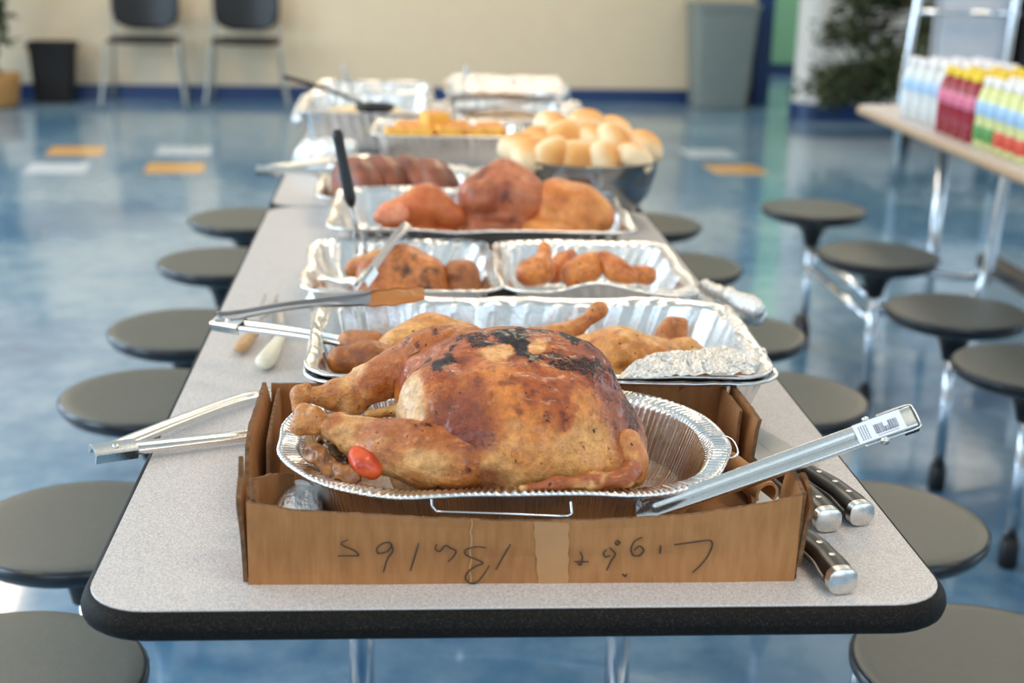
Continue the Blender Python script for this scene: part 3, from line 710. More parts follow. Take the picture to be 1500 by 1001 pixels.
def bd(P):
    return -.0022*fbm(P, 60, 3, 2)-.0008*fbm(P, 200, 2, 9)-.0016*ridged(P*[1, 1, .5], 28, 2, 14)+.0030*fbm(P, 18, 2, 31)-.0022*ridged(P*[1.6, 1, .6], 30, 2, 3)*sst(.10, .07, P[..., 2])
blob('body', [s_ell((.004, .205, .080), (.118, .108, .066)), s_ell((-.002, .168, .108), (.098, .078, .064)), s_ell((.0, .250, .108), (.095, .072, .064)), s_ell((-.006, .212, .134), (.090, .052, .048)),
              s_ell((.068, .192, .070), (.054, .088, .056)), s_ell((.026, .205, .128), (.068, .060, .050)), s_ell((-.080, .166, .122), (.030, .040, .036)), s_ell((-.084, .245, .115), (.030, .040, .036)), s_ell((-.06, .20, .05), (.06, .09, .035))],
     .0021, 'skin', body_col, parent=tk, k=.022, subs=[s_ell((-.118, .203, .078), (.052, .036, .036))], ks=.008, disp=bd, zmin=.018)
def leg_col(seed, purple=.5):
    def f(P):
        x, y, z = P.T; n1 = fbm(P, 28, 3, seed); n2 = fbm(P, 110, 3, seed+4)
        c = mix(lin(222, 158, 94), lin(188, 112, 52), sst(-.35, .35, n1+(z-.085)*9))
        c = mix(c, lin(164, 110, 104), sst(-.05, .55, fbm(P, 18, 2, seed+9))*purple*sst(-.17, -.12, x))
        c = mix(c, lin(146, 78, 38), sst(.15, .6, n2+.4*n1)*.7)
        c = mix(c, lin(236, 196, 142), sst(.1, .5, -n1+.4*n2)*.6)
        k = sst(-.165, -.19, x); c = mix(c, lin(206, 142, 72), k*.9); c = mix(c, lin(226, 192, 140), k*sst(.1, .5, n2)*.6)
        th = sst(.032, .012, np.linalg.norm(P-rel(aty(692, 642, .085)), axis=1)); c = mix(c, lin(158, 80, 40), th*.6)
        return np.c_[c, sst(.0, .6, n2+.3*n1)*.42*(1-k)]
    return f
ld = lambda P: -.0018*fbm(P, 60, 3, 4)-.0008*fbm(P, 220, 2, 9)-.0020*ridged(P*[.35, 1, 1], 55, 2, 4)+.002*fbm(P, 22, 2, 7)
front_leg = nodes([(470, 620, .150, 14), (497, 628, .145, 19), (530, 643, .140, 28), (570, 655, .132, 39), (620, 663, .125, 48), (670, 666, .125, 52), (712, 668, .132, 48), (738, 664, .152, 42)])
kn = nodes([(446, 605, .155, 15), (462, 612, .152, 15)])+nodes([(440, 624, .150, 15), (458, 624, .150, 14)])+nodes([(462, 604, .146, 9), (470, 622, .146, 13)])
a_ = blob('drumstick', front_leg, .0021, 'skin', leg_col(5), parent=tk, k=.012, disp=ld, zmin=.02)
blob('leg_bone', kn+nodes([(458, 618, .151, 13), (500, 628, .146, 13)]), .0018, 'skin', leg_col(8, 0), parent=a_, k=.006, disp=lambda P: -.0008*fbm(P, 120, 2, 3))
back_leg = nodes([(462, 580, .248, 12), (492, 578, .252, 18), (515, 578, .256, 24), (545, 562, .26, 26), (580, 548, .265, 32), (620, 530, .27, 40), (655, 520, .272, 40), (690, 515, .272, 34)])+nodes([(515, 578, .256, 18), (518, 600, .248, 10)])
a_ = blob('drumstick', back_leg, .0021, 'skin', leg_col(15, .35), parent=tk, k=.012, disp=ld)
blob('leg_bone', nodes([(440, 577, .246, 13), (437, 600, .240, 10)])+nodes([(438, 578, .246, 12), (474, 580, .250, 11)])+nodes([(449, 572, .246, 5), (451, 562, .246, 2)]), .0018, 'skin', leg_col(18, 0), parent=a_, k=.006, disp=lambda P: -.0008*fbm(P, 120, 2, 3))
def wing_col(P):
    n = fbm(P, 60, 3, 6); return mix(mix(lin(216, 146, 74), lin(240, 200, 142), sst(-.1, .4, n)), lin(176, 98, 46), sst(.1, .5, -n+(P[:, 2]-.055)*20))
blob('wing', nodes([(925, 690, .100, 16), (915, 701, .086, 11), (870, 705, .078, 10), (815, 709, .076, 8), (765, 716, .076, 5)]), .0019, 'skin', wing_col, parent=tk, k=.01, disp=lambda P: -.0012*ridged(P, 60, 2, 7))
blob('neck_skin', nodes([(918, 650, .135, 22), (928, 676, .128, 19), (930, 698, .125, 16)]), .002, 'skin', lambda P: mix(lin(230, 178, 120), lin(214, 140, 76), sst(-.2, .4, fbm(P, 50, 3, 2))), parent=tk, k=.01, disp=lambda P: -.0008*fbm(P, 80, 2, 3))
blob('cavity_bone', nodes([(542, 607, .225, 7), (590, 601, .222, 9), (615, 588, .215, 12)])+nodes([(590, 601, .222, 8), (608, 575, .222, 4)]), .0019, 'skin', lambda P: mix(lin(214, 168, 92), lin(170, 110, 52), sst(-.2, .4, fbm(P, 70, 3, 2))), parent=tk, k=.008, disp=lambda P: -.0006*fbm(P, 100, 2, 3))
# vegetables in the pan
veg = lambda a, b, s: (lambda P: mix(lin(*a), lin(*b), sst(-.35, .4, fbm(P, 70, 3, s))))
blob('celery_piece', nodes([(590, 606, .175, 8), (615, 603, .178, 10), (640, 604, .18, 9)]), .0018, 'veg', veg((206, 196, 100), (168, 160, 74), 4), 'pale green celery piece at the opening of the turkey', 'celery', k=.006, disp=lambda P: .0008*np.sin(P[:, :, :, 2]*1500 if P.ndim == 4 else 0))
blob('carrot_piece', nodes([(524, 668, .114, 14), (534, 680, .108, 18), (546, 690, .106, 16)]), .0018, 'veg', veg((232, 100, 52), (196, 62, 28), 7), 'orange-red carrot chunk under the near drumstick', 'carrot', k=.006, disp=lambda P: -.0020*ridged(P, 50, 2, 3)+.001)
for k, (q, lab, cc) in enumerate(((((462, 664, .130, 14), (482, 684, .118, 15)), 'browned onion piece by the left end wall of the pan', ((176, 118, 58), (96, 56, 28))),
                                  (((496, 690, .108, 13), (516, 698, .102, 11)), 'golden onion scrap between pan wall and carrot', ((188, 126, 60), (108, 62, 28))),
                                  (((484, 660, .15, 12), (502, 668, .145, 12)), 'grey onion wedge under the knuckle end of the drumstick', ((150, 128, 96), (92, 66, 40))),
                                  (((508, 650, .16, 8), (524, 656, .158, 9)), 'olive celery scrap behind the carrot', ((128, 118, 50), (84, 70, 32))),
                                  (((478, 648, .185, 14), (494, 640, .19, 12)), 'dark browned onion heap between the drumstick ends', ((140, 92, 48), (70, 42, 22))))):
    n = ['onion_piece', 'onion_piece', 'onion_piece', 'celery_piece', 'onion_piece'][k]
    blob(n, nodes(q), .002, 'veg', veg(cc[0], cc[1], 11+k), lab, 'vegetable', k=.006, disp=lambda P, k=k: -.006*ridged(P, 95, 3, 20+k)+.0022)

# --- tongs
def tong_arm(name, P, W, H, nrm, parent, mat='steel', claw=True, th=.0010, groove=True, scal=.0035, label=None, m=70, cup=.008):
    P = spline(P, m); t = frames(P); nrm = np.array(nrm, float); n = len(P); s_ = np.linspace(0, 1, n)
    W = np.interp(s_, *zip(*W)); H = np.interp(s_, *zip(*H)) if not np.isscalar(H) else np.full(n, H); L = []
    for i in range(n):
        s = np.cross(t[i], nrm); s /= np.linalg.norm(s); u = np.cross(s, t[i]); w = W[i]/2; h = H[i]
        f = np.clip((s_[i]-.80)/.2, 0, 1) if claw else 0
        if f > .15: w = w+scal*abs(math.sin(s_[i]*2*PI*9.5))*min(1, (f-.15)*4)
        if f > 0: end = 1-((s_[i]-.86)/.14)**2*.45 if s_[i] > .86 else 1; w = w*max(end, .2)
        g = .0018 if (groove and .12 < s_[i] < .78) else 0
        q = [(-1, -h), (-1, -h*.4), (-.93, -.0008), (-.8, 0), (-.35, -g*.2), (-.2, -g), (0, -g*1.2), (.2, -g), (.35, -g*.2), (.8, 0), (.93, -.0008), (1, -h*.4), (1, -h)]
        if f > 0: q = [(a, b*(1-f)-f*cup*(abs(a)**2)) for a, b in q]
        O = [P[i]+s*(a*w)+u*b for a, b in q]; I = [P[i]+s*(a*max(w-th, w*.8))+u*(b-th if abs(a) < .9 else b) for a, b in q[::-1]]
        L.append(np.array(O+I))
    V, F = loft(L); return mk(name, TZ(V), F, M[mat], parent, angle=50, label=label)
def rivet(p, d, parent, r=.0035, l=.004):
    p = np.array(p); d = np.array(d, float); d /= np.linalg.norm(d)
    V, F = tube([p-d*l, p, p+d*l*.7, p+d*l], [r*.8, r, r, r*.6], 14); mk('rivet', TZ(V), F, M['steel'], parent)
# A: blue-tinted tongs lying in the box, handle up to the right
A0, A1 = pz(1338, 608, .075), pz(932, 754, .078)
d = (A1-A0)/np.linalg.norm(A1-A0)
tA = thing('serving_tongs', 'shiny steel tongs with a barcode sticker propped in the cardboard box, handle pointing up right', 'tongs', (A0[0]*.5+A1[0]*.5, .08, T+.06))
nA = np.array([.12, -.62, .77])
upA = np.cross(np.cross(d, nA), d); upA /= np.linalg.norm(upA); sA = np.cross(d, upA)
tong_arm('arm', [A0, A0+d*.06, A0+d*.15, A0+d*.24, A1], [(0, .0215), (.25, .0205), (.45, .0205), (.75, .018), (.85, .020), (1, .034)], .0055, nA, tA, m=90, groove=True)
B0 = A0-upA*.009; B1 = A1-upA*.014+np.array([.055, .050, .0])
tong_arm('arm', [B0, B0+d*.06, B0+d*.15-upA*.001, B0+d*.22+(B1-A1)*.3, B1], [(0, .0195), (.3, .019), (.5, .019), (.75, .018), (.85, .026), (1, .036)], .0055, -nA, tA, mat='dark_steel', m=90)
# end clip, rivet, wire outline
rivet(A0+d*.032+sA*(-.0125)-upA*.003, sA, tA, .0042, .003); rivet(A0+d*.040+sA*.0125-upA*.003, sA, tA, .0035, .002)
V, F = tube(spline([A0+d*.05-sA*.0118-upA*.002, A0+d*.02-sA*.0124-upA*.002, A0-d*.000-sA*.0118-upA*.003, A0-d*.0030-sA*.006-upA*.004, A0-d*.0030+sA*.006-upA*.004, A0-d*.000+sA*.0118-upA*.003, A0+d*.02+sA*.0122-upA*.002, A0+d*.03+sA*.012-upA*.002], 50), .0009, 8); mk('locking_wire', TZ(V), F, M['steel'], tA)
V, F = loft([np.array([A0+d*(q)+sA*a*.0115+upA*(b) for a, b in ((-1, -.0125), (1, -.0125), (1, -.0022), (-1, -.0022))]) for q in (-.001, .012)]); mk('end_slot', TZ(V), F, M['black_plastic'], tA, smooth=False)
def sA_pt(s, t_, o=.0004): return A0+d*s+sA*t_+upA*o
def plate(parent, name, s0, s1, t0, t1, mat, o=.0004, th=.0003):
    V = [sA_pt(a, b, c) for c in (o, o+th) for a, b in ((s0, t0), (s1, t0), (s1, t1), (s0, t1))]
    return mk(name, TZ(V), [(0, 3, 2, 1), (4, 5, 6, 7), (0, 1, 5, 4), (1, 2, 6, 5), (2, 3, 7, 6), (3, 0, 4, 7)], M[mat], parent, smooth=False)
st = plate(tA, 'sticker', .010, .054, -.0098, .0098, 'white_paper')
_r = random.Random(4); mb = MB(); mb2 = MB()
def addp(mb, s0, s1, t0, t1):
    V = [sA_pt(a, b, c) for c in (.0006, .0008) for a, b in ((s0, t0), (s1, t0), (s1, t1), (s0, t1))]
    mb.add(V, [(0, 3, 2, 1), (4, 5, 6, 7), (0, 1, 5, 4), (1, 2, 6, 5), (2, 3, 7, 6), (3, 0, 4, 7)])
s0 = .0155
sg = -1 if sA[2] > 0 else 1     # t direction that points down the sticker
while s0 < .0365:
    w = _r.choice([.0004, .0006, .0009]); addp(mb, s0, s0+w, -.004*1-.0015, .0035 if not .024 < s0 < .028 else -.001); s0 += w+_r.choice([.0004, .0006])
for k in range(9): addp(mb2, .0165+k*.0022, .0178+k*.0022, sg*.0048, sg*.0058)
for k in range(11): addp(mb2, .0165+k*.0018, .0176+k*.0018, sg*.0072, sg*.0079)
for j in range(4):
    for k in range(7): addp(mb2, .0425+j*.0022, .0434+j*.0022, -.0075+k*.0021, -.0062+k*.0021)
mk('barcode', TZ(mb.V), mb.F, M['print'], st, smooth=False, kind='stuff'); mk('small_print', TZ(mb2.V), mb2.F, M['print'], st, smooth=False, kind='stuff')
def simple_tongs(label, pivot, ends, mids, nrm, W=.021, W2_=None, mats=('steel', 'steel'), H=.0055, stain=None):
    t = thing('serving_tongs', label, 'tongs', TZ(pivot)); pv = np.array(pivot, float)
    for k, (e, mmm) in enumerate(zip(ends, mids)):
        e = np.array(e, float); dd = (e-pv)/np.linalg.norm(e-pv)
        P = [pv+np.array([0, 0, .001*k]), pv+dd*.03+np.array([0, 0, .001*k])]+[np.array(x, float) for x in mmm]+[e]
        w = W2_ if (W2_ and k) else W
        o = tong_arm('arm', P, [(0, w), (.3, w), (.7, w*.8), (.84, W*.95), (1, W*1.7)], H, nrm[k], t, mat=mats[k], m=70)
        if stain == k:
            o.data.materials.append(M['stain']); npf = 26
            for fi, pl in enumerate(o.data.polygons):
                if fi//npf > 70*.83: pl.material_index = 1
    e = np.array(ends[0], float); dd = (e-pv)/np.linalg.norm(e-pv); ss = np.cross(dd, nrm[0]); ss /= np.linalg.norm(ss); uu = np.cross(ss, dd)
    sleeve = [pv+dd*q+ss*a*(W/2+.0012)+uu*b for q in (-.004, .042) for a, b in ((-1, -.0075), (-1, .0005), (1, .0005), (1, -.0075))]
    L = []
    for q in (-.004, .042):
        O = [pv+dd*q+ss*a*(W/2+.0012)+uu*b for a, b in ((-1, -.010), (-1, .001), (-.8, .0018), (.8, .0018), (1, .001), (1, -.010))]
        I = [pv+dd*q+ss*a*(W/2+.0003)+uu*b for a, b in ((1, -.010), (1, .0002), (.8, .0009), (-.8, .0009), (-1, .0002), (-1, -.010))]
        L.append(np.array(O+I))
    V, F = loft(L); mk('pivot_sleeve', TZ(V), F, M['steel'], t, angle=40)
    rivet(pv+dd*.02+uu*.002, uu, t, .0035, .002); return t
# B: tongs lying on the table left of the box
p0 = rel(at(142, 660, .018)); a1 = rel(at(380, 632, .012)); dir1 = (a1-p0)/np.linalg.norm(a1-p0); b1 = rel(at(430, 566, .012))
simple_tongs('open steel tongs lying on the table with the hinge over the left edge', p0, [p0+dir1*.262+[.0, .03, -.004], b1], [[p0+dir1*.10, p0+dir1*.18], [p0+(b1-p0)*.42+[-.006, .012, 0], p0+(b1-p0)*.75+[-.008, .016, 0]]], [(0, -.35, .93), (0, -.3, .95)], W=.019)
M['stain'] = plain('brown_gravy_stain', sr(176, 108, 44), .35, coat=.3)
# C: tongs resting on the rim of the chicken pan
p0 = rel(at(318, 468, .070)); a1 = rel(at(600, 516, .085)); b1 = rel(at(622, 437, .118)); bm = rel(at(450, 448, .098))
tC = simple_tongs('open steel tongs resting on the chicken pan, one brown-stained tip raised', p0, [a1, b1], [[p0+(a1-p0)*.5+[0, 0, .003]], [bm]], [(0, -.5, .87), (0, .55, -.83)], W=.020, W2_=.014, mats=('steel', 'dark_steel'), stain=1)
# D: tongs in the dark chicken loaf pan
p0 = rel(at(527, 413, .082)); a1 = rel(at(592, 325, .125)); b1 = rel(at(470, 398, .066))
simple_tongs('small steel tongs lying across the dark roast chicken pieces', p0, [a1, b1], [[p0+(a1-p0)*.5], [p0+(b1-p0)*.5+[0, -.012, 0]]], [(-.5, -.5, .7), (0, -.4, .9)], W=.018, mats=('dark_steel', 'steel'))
# --- knives
def knife(label, e, s, tip, bw=.044, group=None):
    e = np.array(e, float); s = np.array(s, float); tip = np.array(tip, float); t = thing('chef_knife', label, 'knife', TZ([(e[0]+s[0])/2, (e[1]+s[1])/2, 0]))
    d = (s-e); L = np.linalg.norm(d); d /= L; w = np.cross(d, [0, 0, 1.]); up = np.cross(w, d); z0 = .0128
    def sec(q, hw, hh, off=0, zo=0):
        a = np.arange(22)/22*2*PI; c = np.sign(np.cos(a))*np.abs(np.cos(a))**.75; s_ = np.sign(np.sin(a))*np.abs(np.sin(a))**.75
        return e+d*q+w*(off)+up*(zo)+(hw*c)[:, None]*w+(hh*s_)[:, None]*up
    body = []
    for q in np.linspace(.009, L, 26):
        f = q/L; hw = np.interp(f, [.07, .2, .42, .62, .8, 1], [.0135, .0140, .0122, .0132, .0118, .0095]); off = .0045*math.sin(f*PI*1.15-.2)
        body.append(sec(q, hw, np.interp(f, [.07, .4, 1], [.0122, .0102, .0095]), off))
    mk('handle', TZ(loft(body)[0]), loft(body)[1], M['knife_handle'], t, angle=60)
    o0 = .0045*math.sin(.07*PI*1.15-.2)
    cap = [sec(-.0005, .0120, .0108, o0), sec(.0006, .0136, .0122, o0), sec(.0088, .0138, .0124, o0), sec(.0092, .0132, .0118, o0)]
    mk('end_cap', TZ(loft(cap)[0]), loft(cap)[1], M['steel'], t, angle=40)
    for f in (.30, .55, .80):
        off = .0045*math.sin(f*PI*1.15-.2); hh = np.interp(f, [.07, .4, 1], [.0122, .0102, .0095]); c = e+d*(f*L)+w*off
        V, F = tube([c+up*(hh-.003), c+up*(hh+.0001), c+up*(hh+.0004)], [.0032, .0032, .0024], 16); mk('handle_rivet', TZ(V), F, M['steel'], t)
    # tang strip on both narrow sides
    for sg in (1,) if False else (-1,):
        L2 = []
        for q in np.linspace(.012, L-.004, 20):
            f = q/L; hw = np.interp(f, [.07, .2, .42, .62, .8, 1], [.0135, .0140, .0122, .0132, .0118, .0095]); off = .0045*math.sin(f*PI*1.15-.2); c = e+d*q+w*(off+sg*hw)
            L2.append(np.array([c-up*.0012-w*.0015, c+up*.0012-w*.0015, c+up*.0012+w*sg*.0003, c-up*.0012+w*sg*.0003]))
        mk('tang', TZ(loft(L2)[0]), loft(L2)[1], M['knife_steel'], t, smooth=False)
    bo = [sec(L-.002, .0098, .0094), sec(L+.006, .0095, .0075), sec(L+.014, .0105, .0025)]
    mk('bolster', TZ(loft(bo)[0]), loft(bo)[1], M['steel'], t, angle=50)
    bd_ = tip-s; BL = np.linalg.norm(bd_[:2]); L3 = []
    for f in np.linspace(0, 1, 18):
        c = e+d*(L+.012+BL*f); c[2] = e[2]+(.001-e[2]+.0035)*min(1, f*3)*0+e[2]*0; wd_ = bw*(1-f**2.6)**.8*1.0+.0004
        hw0 = .010; a = c-w*hw0; b = a+w*wd_ if f > .02 else a+w*.02
        L3.append(np.array([a+up*.0011, a+w*wd_*.5+up*.0009, a+w*wd_, a+w*wd_*.5-up*.0009, a-up*.0011]))
    mk('blade', TZ(loft(L3)[0]), loft(L3)[1], M['knife_steel'], t, angle=40)
    return t
zc = .0135
knife('black-handled chef knife nearest the front edge of the table, three rivets showing', (.279, .016, zc), (.262, .128, zc), (.262, .33, zc), .03)
knife('middle black-handled chef knife, its handle touching the box corner flap', (.304, .148, zc), (.288, .262, zc), (.27, .46, zc), .05)
knife('outermost black-handled chef knife by the right table edge', (.342, .163, zc), (.316, .274, zc), (.30, .46, zc), .034)
# --- second row: big foil pan with chickens (two pans stacked)
c2 = (.048, .540)
foil_pan('foil_pan', 'lower of two stacked large foil pans behind the turkey box', c2, .268, .168, .055, .078, M_=500, npl=60, amp=.0022, z0=.001, seed=8, jit=.004)
chp = foil_pan('foil_pan', 'large foil pan of pale roast chickens right behind the turkey', (c2[0], c2[1]+.004), .266, .166, .055, .086, M_=700, npl=40, amp=.0014, z0=.004, seed=9, jit=.004)
def skin2(a, b, cch, s, k=.5):
    return lambda P: mix(mix(lin(*a), lin(*b), sst(-.25, .45, fbm(P, 30, 3, s))), lin(*cch), sst(.2, .62, fbm(P, 60, 3, s+3))*k)
PALE = ((236, 184, 116), (216, 146, 74), (160, 86, 34))
cd_ = lambda P: -.0014*fbm(P, 50, 3, 4)-.0012*ridged(P, 24, 2, 5)
def chicken(label, prims, colors=PALE, s=1, h=.0034, k=.016, name='chicken_piece', subs=(), group=None, mat='skin', disp=cd_, kk=.5, cat='chicken'):
    return blob(name, prims, h, mat, skin2(*colors, s, kk), label, cat, group, k=k, disp=disp, subs=subs)
chicken('pale roast chicken half at the left behind the turkey drumstick', nodes([(590, 520, .50, 40), (630, 505, .52, 42), (680, 508, .52, 36)])+[s_ell((.0-.05, .50, .045), (.075, .05, .032))], s=3)
chicken('golden roast chicken half with an open cavity at the right of the pan', nodes([(860, 525, .50, 36), (905, 530, .49, 48), (960, 545, .49, 46), (990, 560, .48, 34)])+[s_ell((.13, .49, .035), (.085, .055, .028))], s=5, subs=[s_ell(rel(aty(922, 548, .437)), (.018, .024, .013))])
chicken('small browned chicken piece at the left end of the pan', nodes([(515, 505, .53, 22), (545, 508, .52, 24)]), ((206, 140, 70), (176, 104, 44), (110, 58, 24)), s=6)
chicken('dark golden chicken piece under the tongs at the left end', nodes([(500, 528, .46, 20), (545, 530, .46, 26), (580, 535, .45, 22)]), ((190, 122, 48), (150, 84, 28), (84, 44, 18)), s=7)
chicken('chicken drumstick with its bone pointing up against the far pan wall', nodes([(780, 497, .58, 18), (820, 492, .59, 15), (848, 478, .60, 8), (872, 459, .61, 7), (880, 453, .612, 11)]), ((214, 150, 84), (186, 112, 52), (120, 62, 28)), s=8)
chicken('chicken leg ends sticking up at the right end of the pan', nodes([(965, 520, .56, 24), (972, 495, .57, 10), (982, 473, .575, 9)])+nodes([(1000, 520, .56, 26), (996, 492, .57, 9), (1000, 474, .575, 9)]), ((220, 164, 104), (190, 122, 64), (110, 66, 32)), s=9)
chicken('long orange chicken piece at the far right end of the pan', nodes([(960, 525, .55, 24), (1005, 525, .54, 26), (1030, 535, .53, 16)]), s=12)
B = resample(rrect(c2[0], c2[1], .225, .125, .05, 0, 8), 80); V, F = loft([np.c_[c2[0]+(B[:, 0]-c2[0])*f, c2[1]+(B[:, 1]-c2[1])*f, np.full(80, z)] for f, z in ((1, .008), (1, .013), (.6, .0134), (.1, .013))])
_tag(mk('pan_juices', TZ(V), F, M['broth']), 'brown pan juices under the pale roast chickens', 'broth')
# folded foil sheet over the front right corner, crumples on the right rim
def sheet(label, C4, n, m, amp, seed, name='foil_sheet', cat='foil', fr=45):
    C4 = [np.array(c) for c in C4]; u = np.linspace(0, 1, n)[:, None, None]; v = np.linspace(0, 1, m)[None, :, None]
    P = (C4[0]*(1-u)+C4[1]*u)*(1-v)+(C4[3]*(1-u)+C4[2]*u)*v
    P = P+np.stack([.15*amp*fbm(P, fr, 2, seed+4), .6*amp*fbm(P, fr, 2, seed+5), amp*ridged(P*[1, 1.6, 1], fr, 3, seed)+.008*np.sin(v[..., 0]*PI)*np.ones((n, 1))], -1)
    top = P.reshape(-1, 3); V = np.vstack([top, top-[0, 0, .0005]]); N = n*m; F = []
    for i in range(n-1):
        for j in range(m-1): a = i*m+j; F += [(a, a+m, a+m+1, a+1), (N+a, N+a+1, N+a+m+1, N+a+m)]
    for j in range(m-1): F += [(j, j+1, N+j+1, N+j), ((n-1)*m+j, N+(n-1)*m+j, N+(n-1)*m+j+1, (n-1)*m+j+1)]
    for i in range(n-1): a = i*m; F += [(a, N+a, N+a+m, a+m), (a+m-1, a+2*m-1, N+a+2*m-1, N+a+m-1)]
    return _tag(mk(name, TZ(V), F, M['foil_crumple']), label, cat)
sheet('foil sheet folded over the front right corner of the chicken pan', [rel(at(900, 556, .094)), rel(at(1108, 549, .092)), rel(at(1062, 512, .100)), rel(at(975, 521, .097))], 110, 50, .0055, 3, fr=70)
def crumple(label, prims, seed, h=.003, amp=.006, name='foil_wad', k=.01): return blob(name, prims, h, 'foil_crumple', lambda P: np.full((len(P), 3), .8), label, 'foil', disp=lambda P: amp*(ridged(P, 38, 3, seed)-.55), k=k)
crumple('crumpled foil edge along the right end of the chicken pan', nodes([(1062, 452, .68, 7), (1078, 480, .60, 10), (1096, 512, .51, 12), (1106, 540, .44, 13)])+nodes([(1096, 520, .50, 6), (1114, 517, .50, 4)]), 4)
crumple('rolled foil strip sticking out at the right table edge', [s_cap(rel(at(1032, 420, .05)), rel(at(1108, 452, .05)), .010, .013), s_cap(rel(at(1085, 455, .03)), rel(at(1108, 462, .02)), .018, .016)], 6, amp=.005)
crumple('crumpled foil between chicken pan and right loaf pan', [s_cap(rel(at(965, 447, .045)), rel(at(1008, 432, .055)), .018, .012), s_cap(rel(at(985, 452, .03)), rel(at(1012, 436, .03)), .02, .016)], 7, amp=.006)
crumple('crumpled foil under the left loaf pan corner', [s_cap(rel(at(468, 442, .02)), rel(at(515, 448, .02)), .018, .022)], 9, amp=.006)
# --- third row: two smaller pans
foil_pan('foil_pan', 'small foil pan of dark roast chicken on the left, tongs across it', (-.112, .985), .142, .172, .045, .066, M_=420, npl=60, seed=11, jit=.005, amp=.002)
foil_pan('foil_pan', 'small foil pan of glazed drumsticks on the right', (.172, .980), .142, .168, .045, .066, M_=420, npl=60, seed=12, jit=.004, amp=.002, rise=lambda Q: .014*np.exp(-((Q[:, 0]-.165)/.05)**2)*(Q[:, 1] < .88))
DARK = ((220, 144, 84), (184, 102, 52), (56, 32, 22))
chicken('dark charred chicken mass in the left loaf pan', nodes([(545, 400, .94, 22), (590, 395, .95, 34), (625, 405, .93, 30)])+[s_ell((-.11, .95, .035), (.08, .07, .03))], DARK, s=21, h=.0045, kk=.95)
chicken('pale edged chicken piece at the left end of the dark pan', nodes([(520, 395, 1.0, 16), (555, 385, 1.0, 20)]), ((222, 168, 104), (204, 116, 56), (120, 60, 30)), s=22, h=.0045)
chicken('round browned chicken thigh at the right end of the dark pan', nodes([(668, 400, .93, 20), (682, 402, .93, 22)])+[s_ell((-.02, .93, .03), (.035, .03, .025))], ((196, 128, 76), (150, 86, 44), (84, 44, 22)), s=23, h=.0045, kk=.8)
ORNG = ((232, 150, 78), (208, 112, 48), (104, 48, 22))
for k, (nd, lab) in enumerate(((nodes([(775, 400, .93, 20), (790, 396, .93, 20), (797, 374, .95, 8), (797, 362, .96, 9)]), 'glazed drumstick standing bone up, leftmost in the right pan'),
      (nodes([(840, 402, .92, 20), (862, 392, .93, 20), (882, 378, .95, 10)]), 'largest glazed drumstick, lying in the middle of the right pan'),
      (nodes([(885, 380, .93, 12), (902, 396, .92, 16), (920, 404, .91, 14)]), 'glazed wing piece right of the largest drumstick'),
      (nodes([(930, 402, .93, 14), (948, 404, .93, 14)]), 'round glazed chicken end at the right of the small pan'),
      (nodes([(812, 398, 1.0, 18), (828, 384, 1.02, 14), (836, 374, 1.03, 9)]), 'glazed drumstick with dark tip behind the largest one'))):
    chicken(lab, nd, ORNG, s=30+k, h=.0042, k=.012)
# carving fork standing in the left loaf pan
f0, f1, f2 = rel(aty(493, 190, .99)), rel(aty(515, 302, .98)), rel(aty(530, 372, .97))
tf = thing('carving_fork', 'black-handled carving fork standing up in the dark chicken pan', 'fork', TZ(f2))
P = spline([f0, f0+(f1-f0)*.3, f0+(f1-f0)*.7, f1], 16); V, F = tube(P, np.interp(np.linspace(0, 1, 16), [0, .06, .3, .6, .9, 1], [.007, .0105, .0095, .0110, .0115, .006]), 14, flat=.8); mk('handle', TZ(V), F, M['black_plastic'], tf)
V, F = tube([f1, f1+(f2-f1)*.3, f1+(f2-f1)*.55], [.0028, .0024, .0024], 8); mk('shank', TZ(V), F, M['dark_steel'], tf)
for sx in (-.006, .006):
    V, F = tube(spline([f1+(f2-f1)*.5, f1+(f2-f1)*.62+[sx, 0, 0], f2+[sx, 0, 0]], 8), .0018, 8); mk('tine', TZ(V), F, M['dark_steel'], tf)
# wooden and cream handled tools lying on the table
def tool(label, name, a, b, c, rad, mat, prongs):
    a, b, c = [rel(at(*q)) for q in (a, b, c)]; t = thing(name, label, 'utensil', TZ([b[0], b[1], 0])); P = spline([a, a+(b-a)*.35, a+(b-a)*.7, b], 18)
    V, F = tube(P, np.interp(np.linspace(0, 1, 18), *rad), 16, flat=.75); mk('handle', TZ(V), F, M[mat], t)
    d_ = (c-b); w = np.cross(d_/np.linalg.norm(d_), [0, 0, 1])
    if prongs:
        V, F = tube([b, b+d_*.3], .003, 8); mk('ferrule', TZ(V), F, M['dark_steel'], t)
        for s in (-1, 1): V, F = tube([b+d_*.3, b+d_*.4+w*.008*s, c+w*.009*s], .0017, 8); mk('tine', TZ(V), F, M['dark_steel'], t)
    else:
        L = [np.array([b+d_*f-w*.008*g, b+d_*f+[0, 0, .001], b+d_*f+w*.008*g, b+d_*f-[0, 0, .001]]) for f, g in ((0, .6), (.1, 1), (.7, 1), (1, .2))]; V, F = loft(L); mk('blade', TZ(V), F, M['knife_steel'], t, smooth=False)
tool('carving fork with turned wooden handle lying left of the chicken pan', 'carving_fork', (350, 512, .011), (376, 482, .011), (398, 432, .008), ([0, .1, .3, .5, .7, 1], [.007, .010, .0105, .0085, .0095, .006]), 'wood', True)
tool('cream-handled slicing knife lying beside the wooden-handled fork', 'slicing_knife', (386, 534, .012), (410, 496, .011), (404, 436, .008), ([0, .1, .35, .7, 1], [.009, .0135, .0125, .009, .008]), 'cream_handle', False)
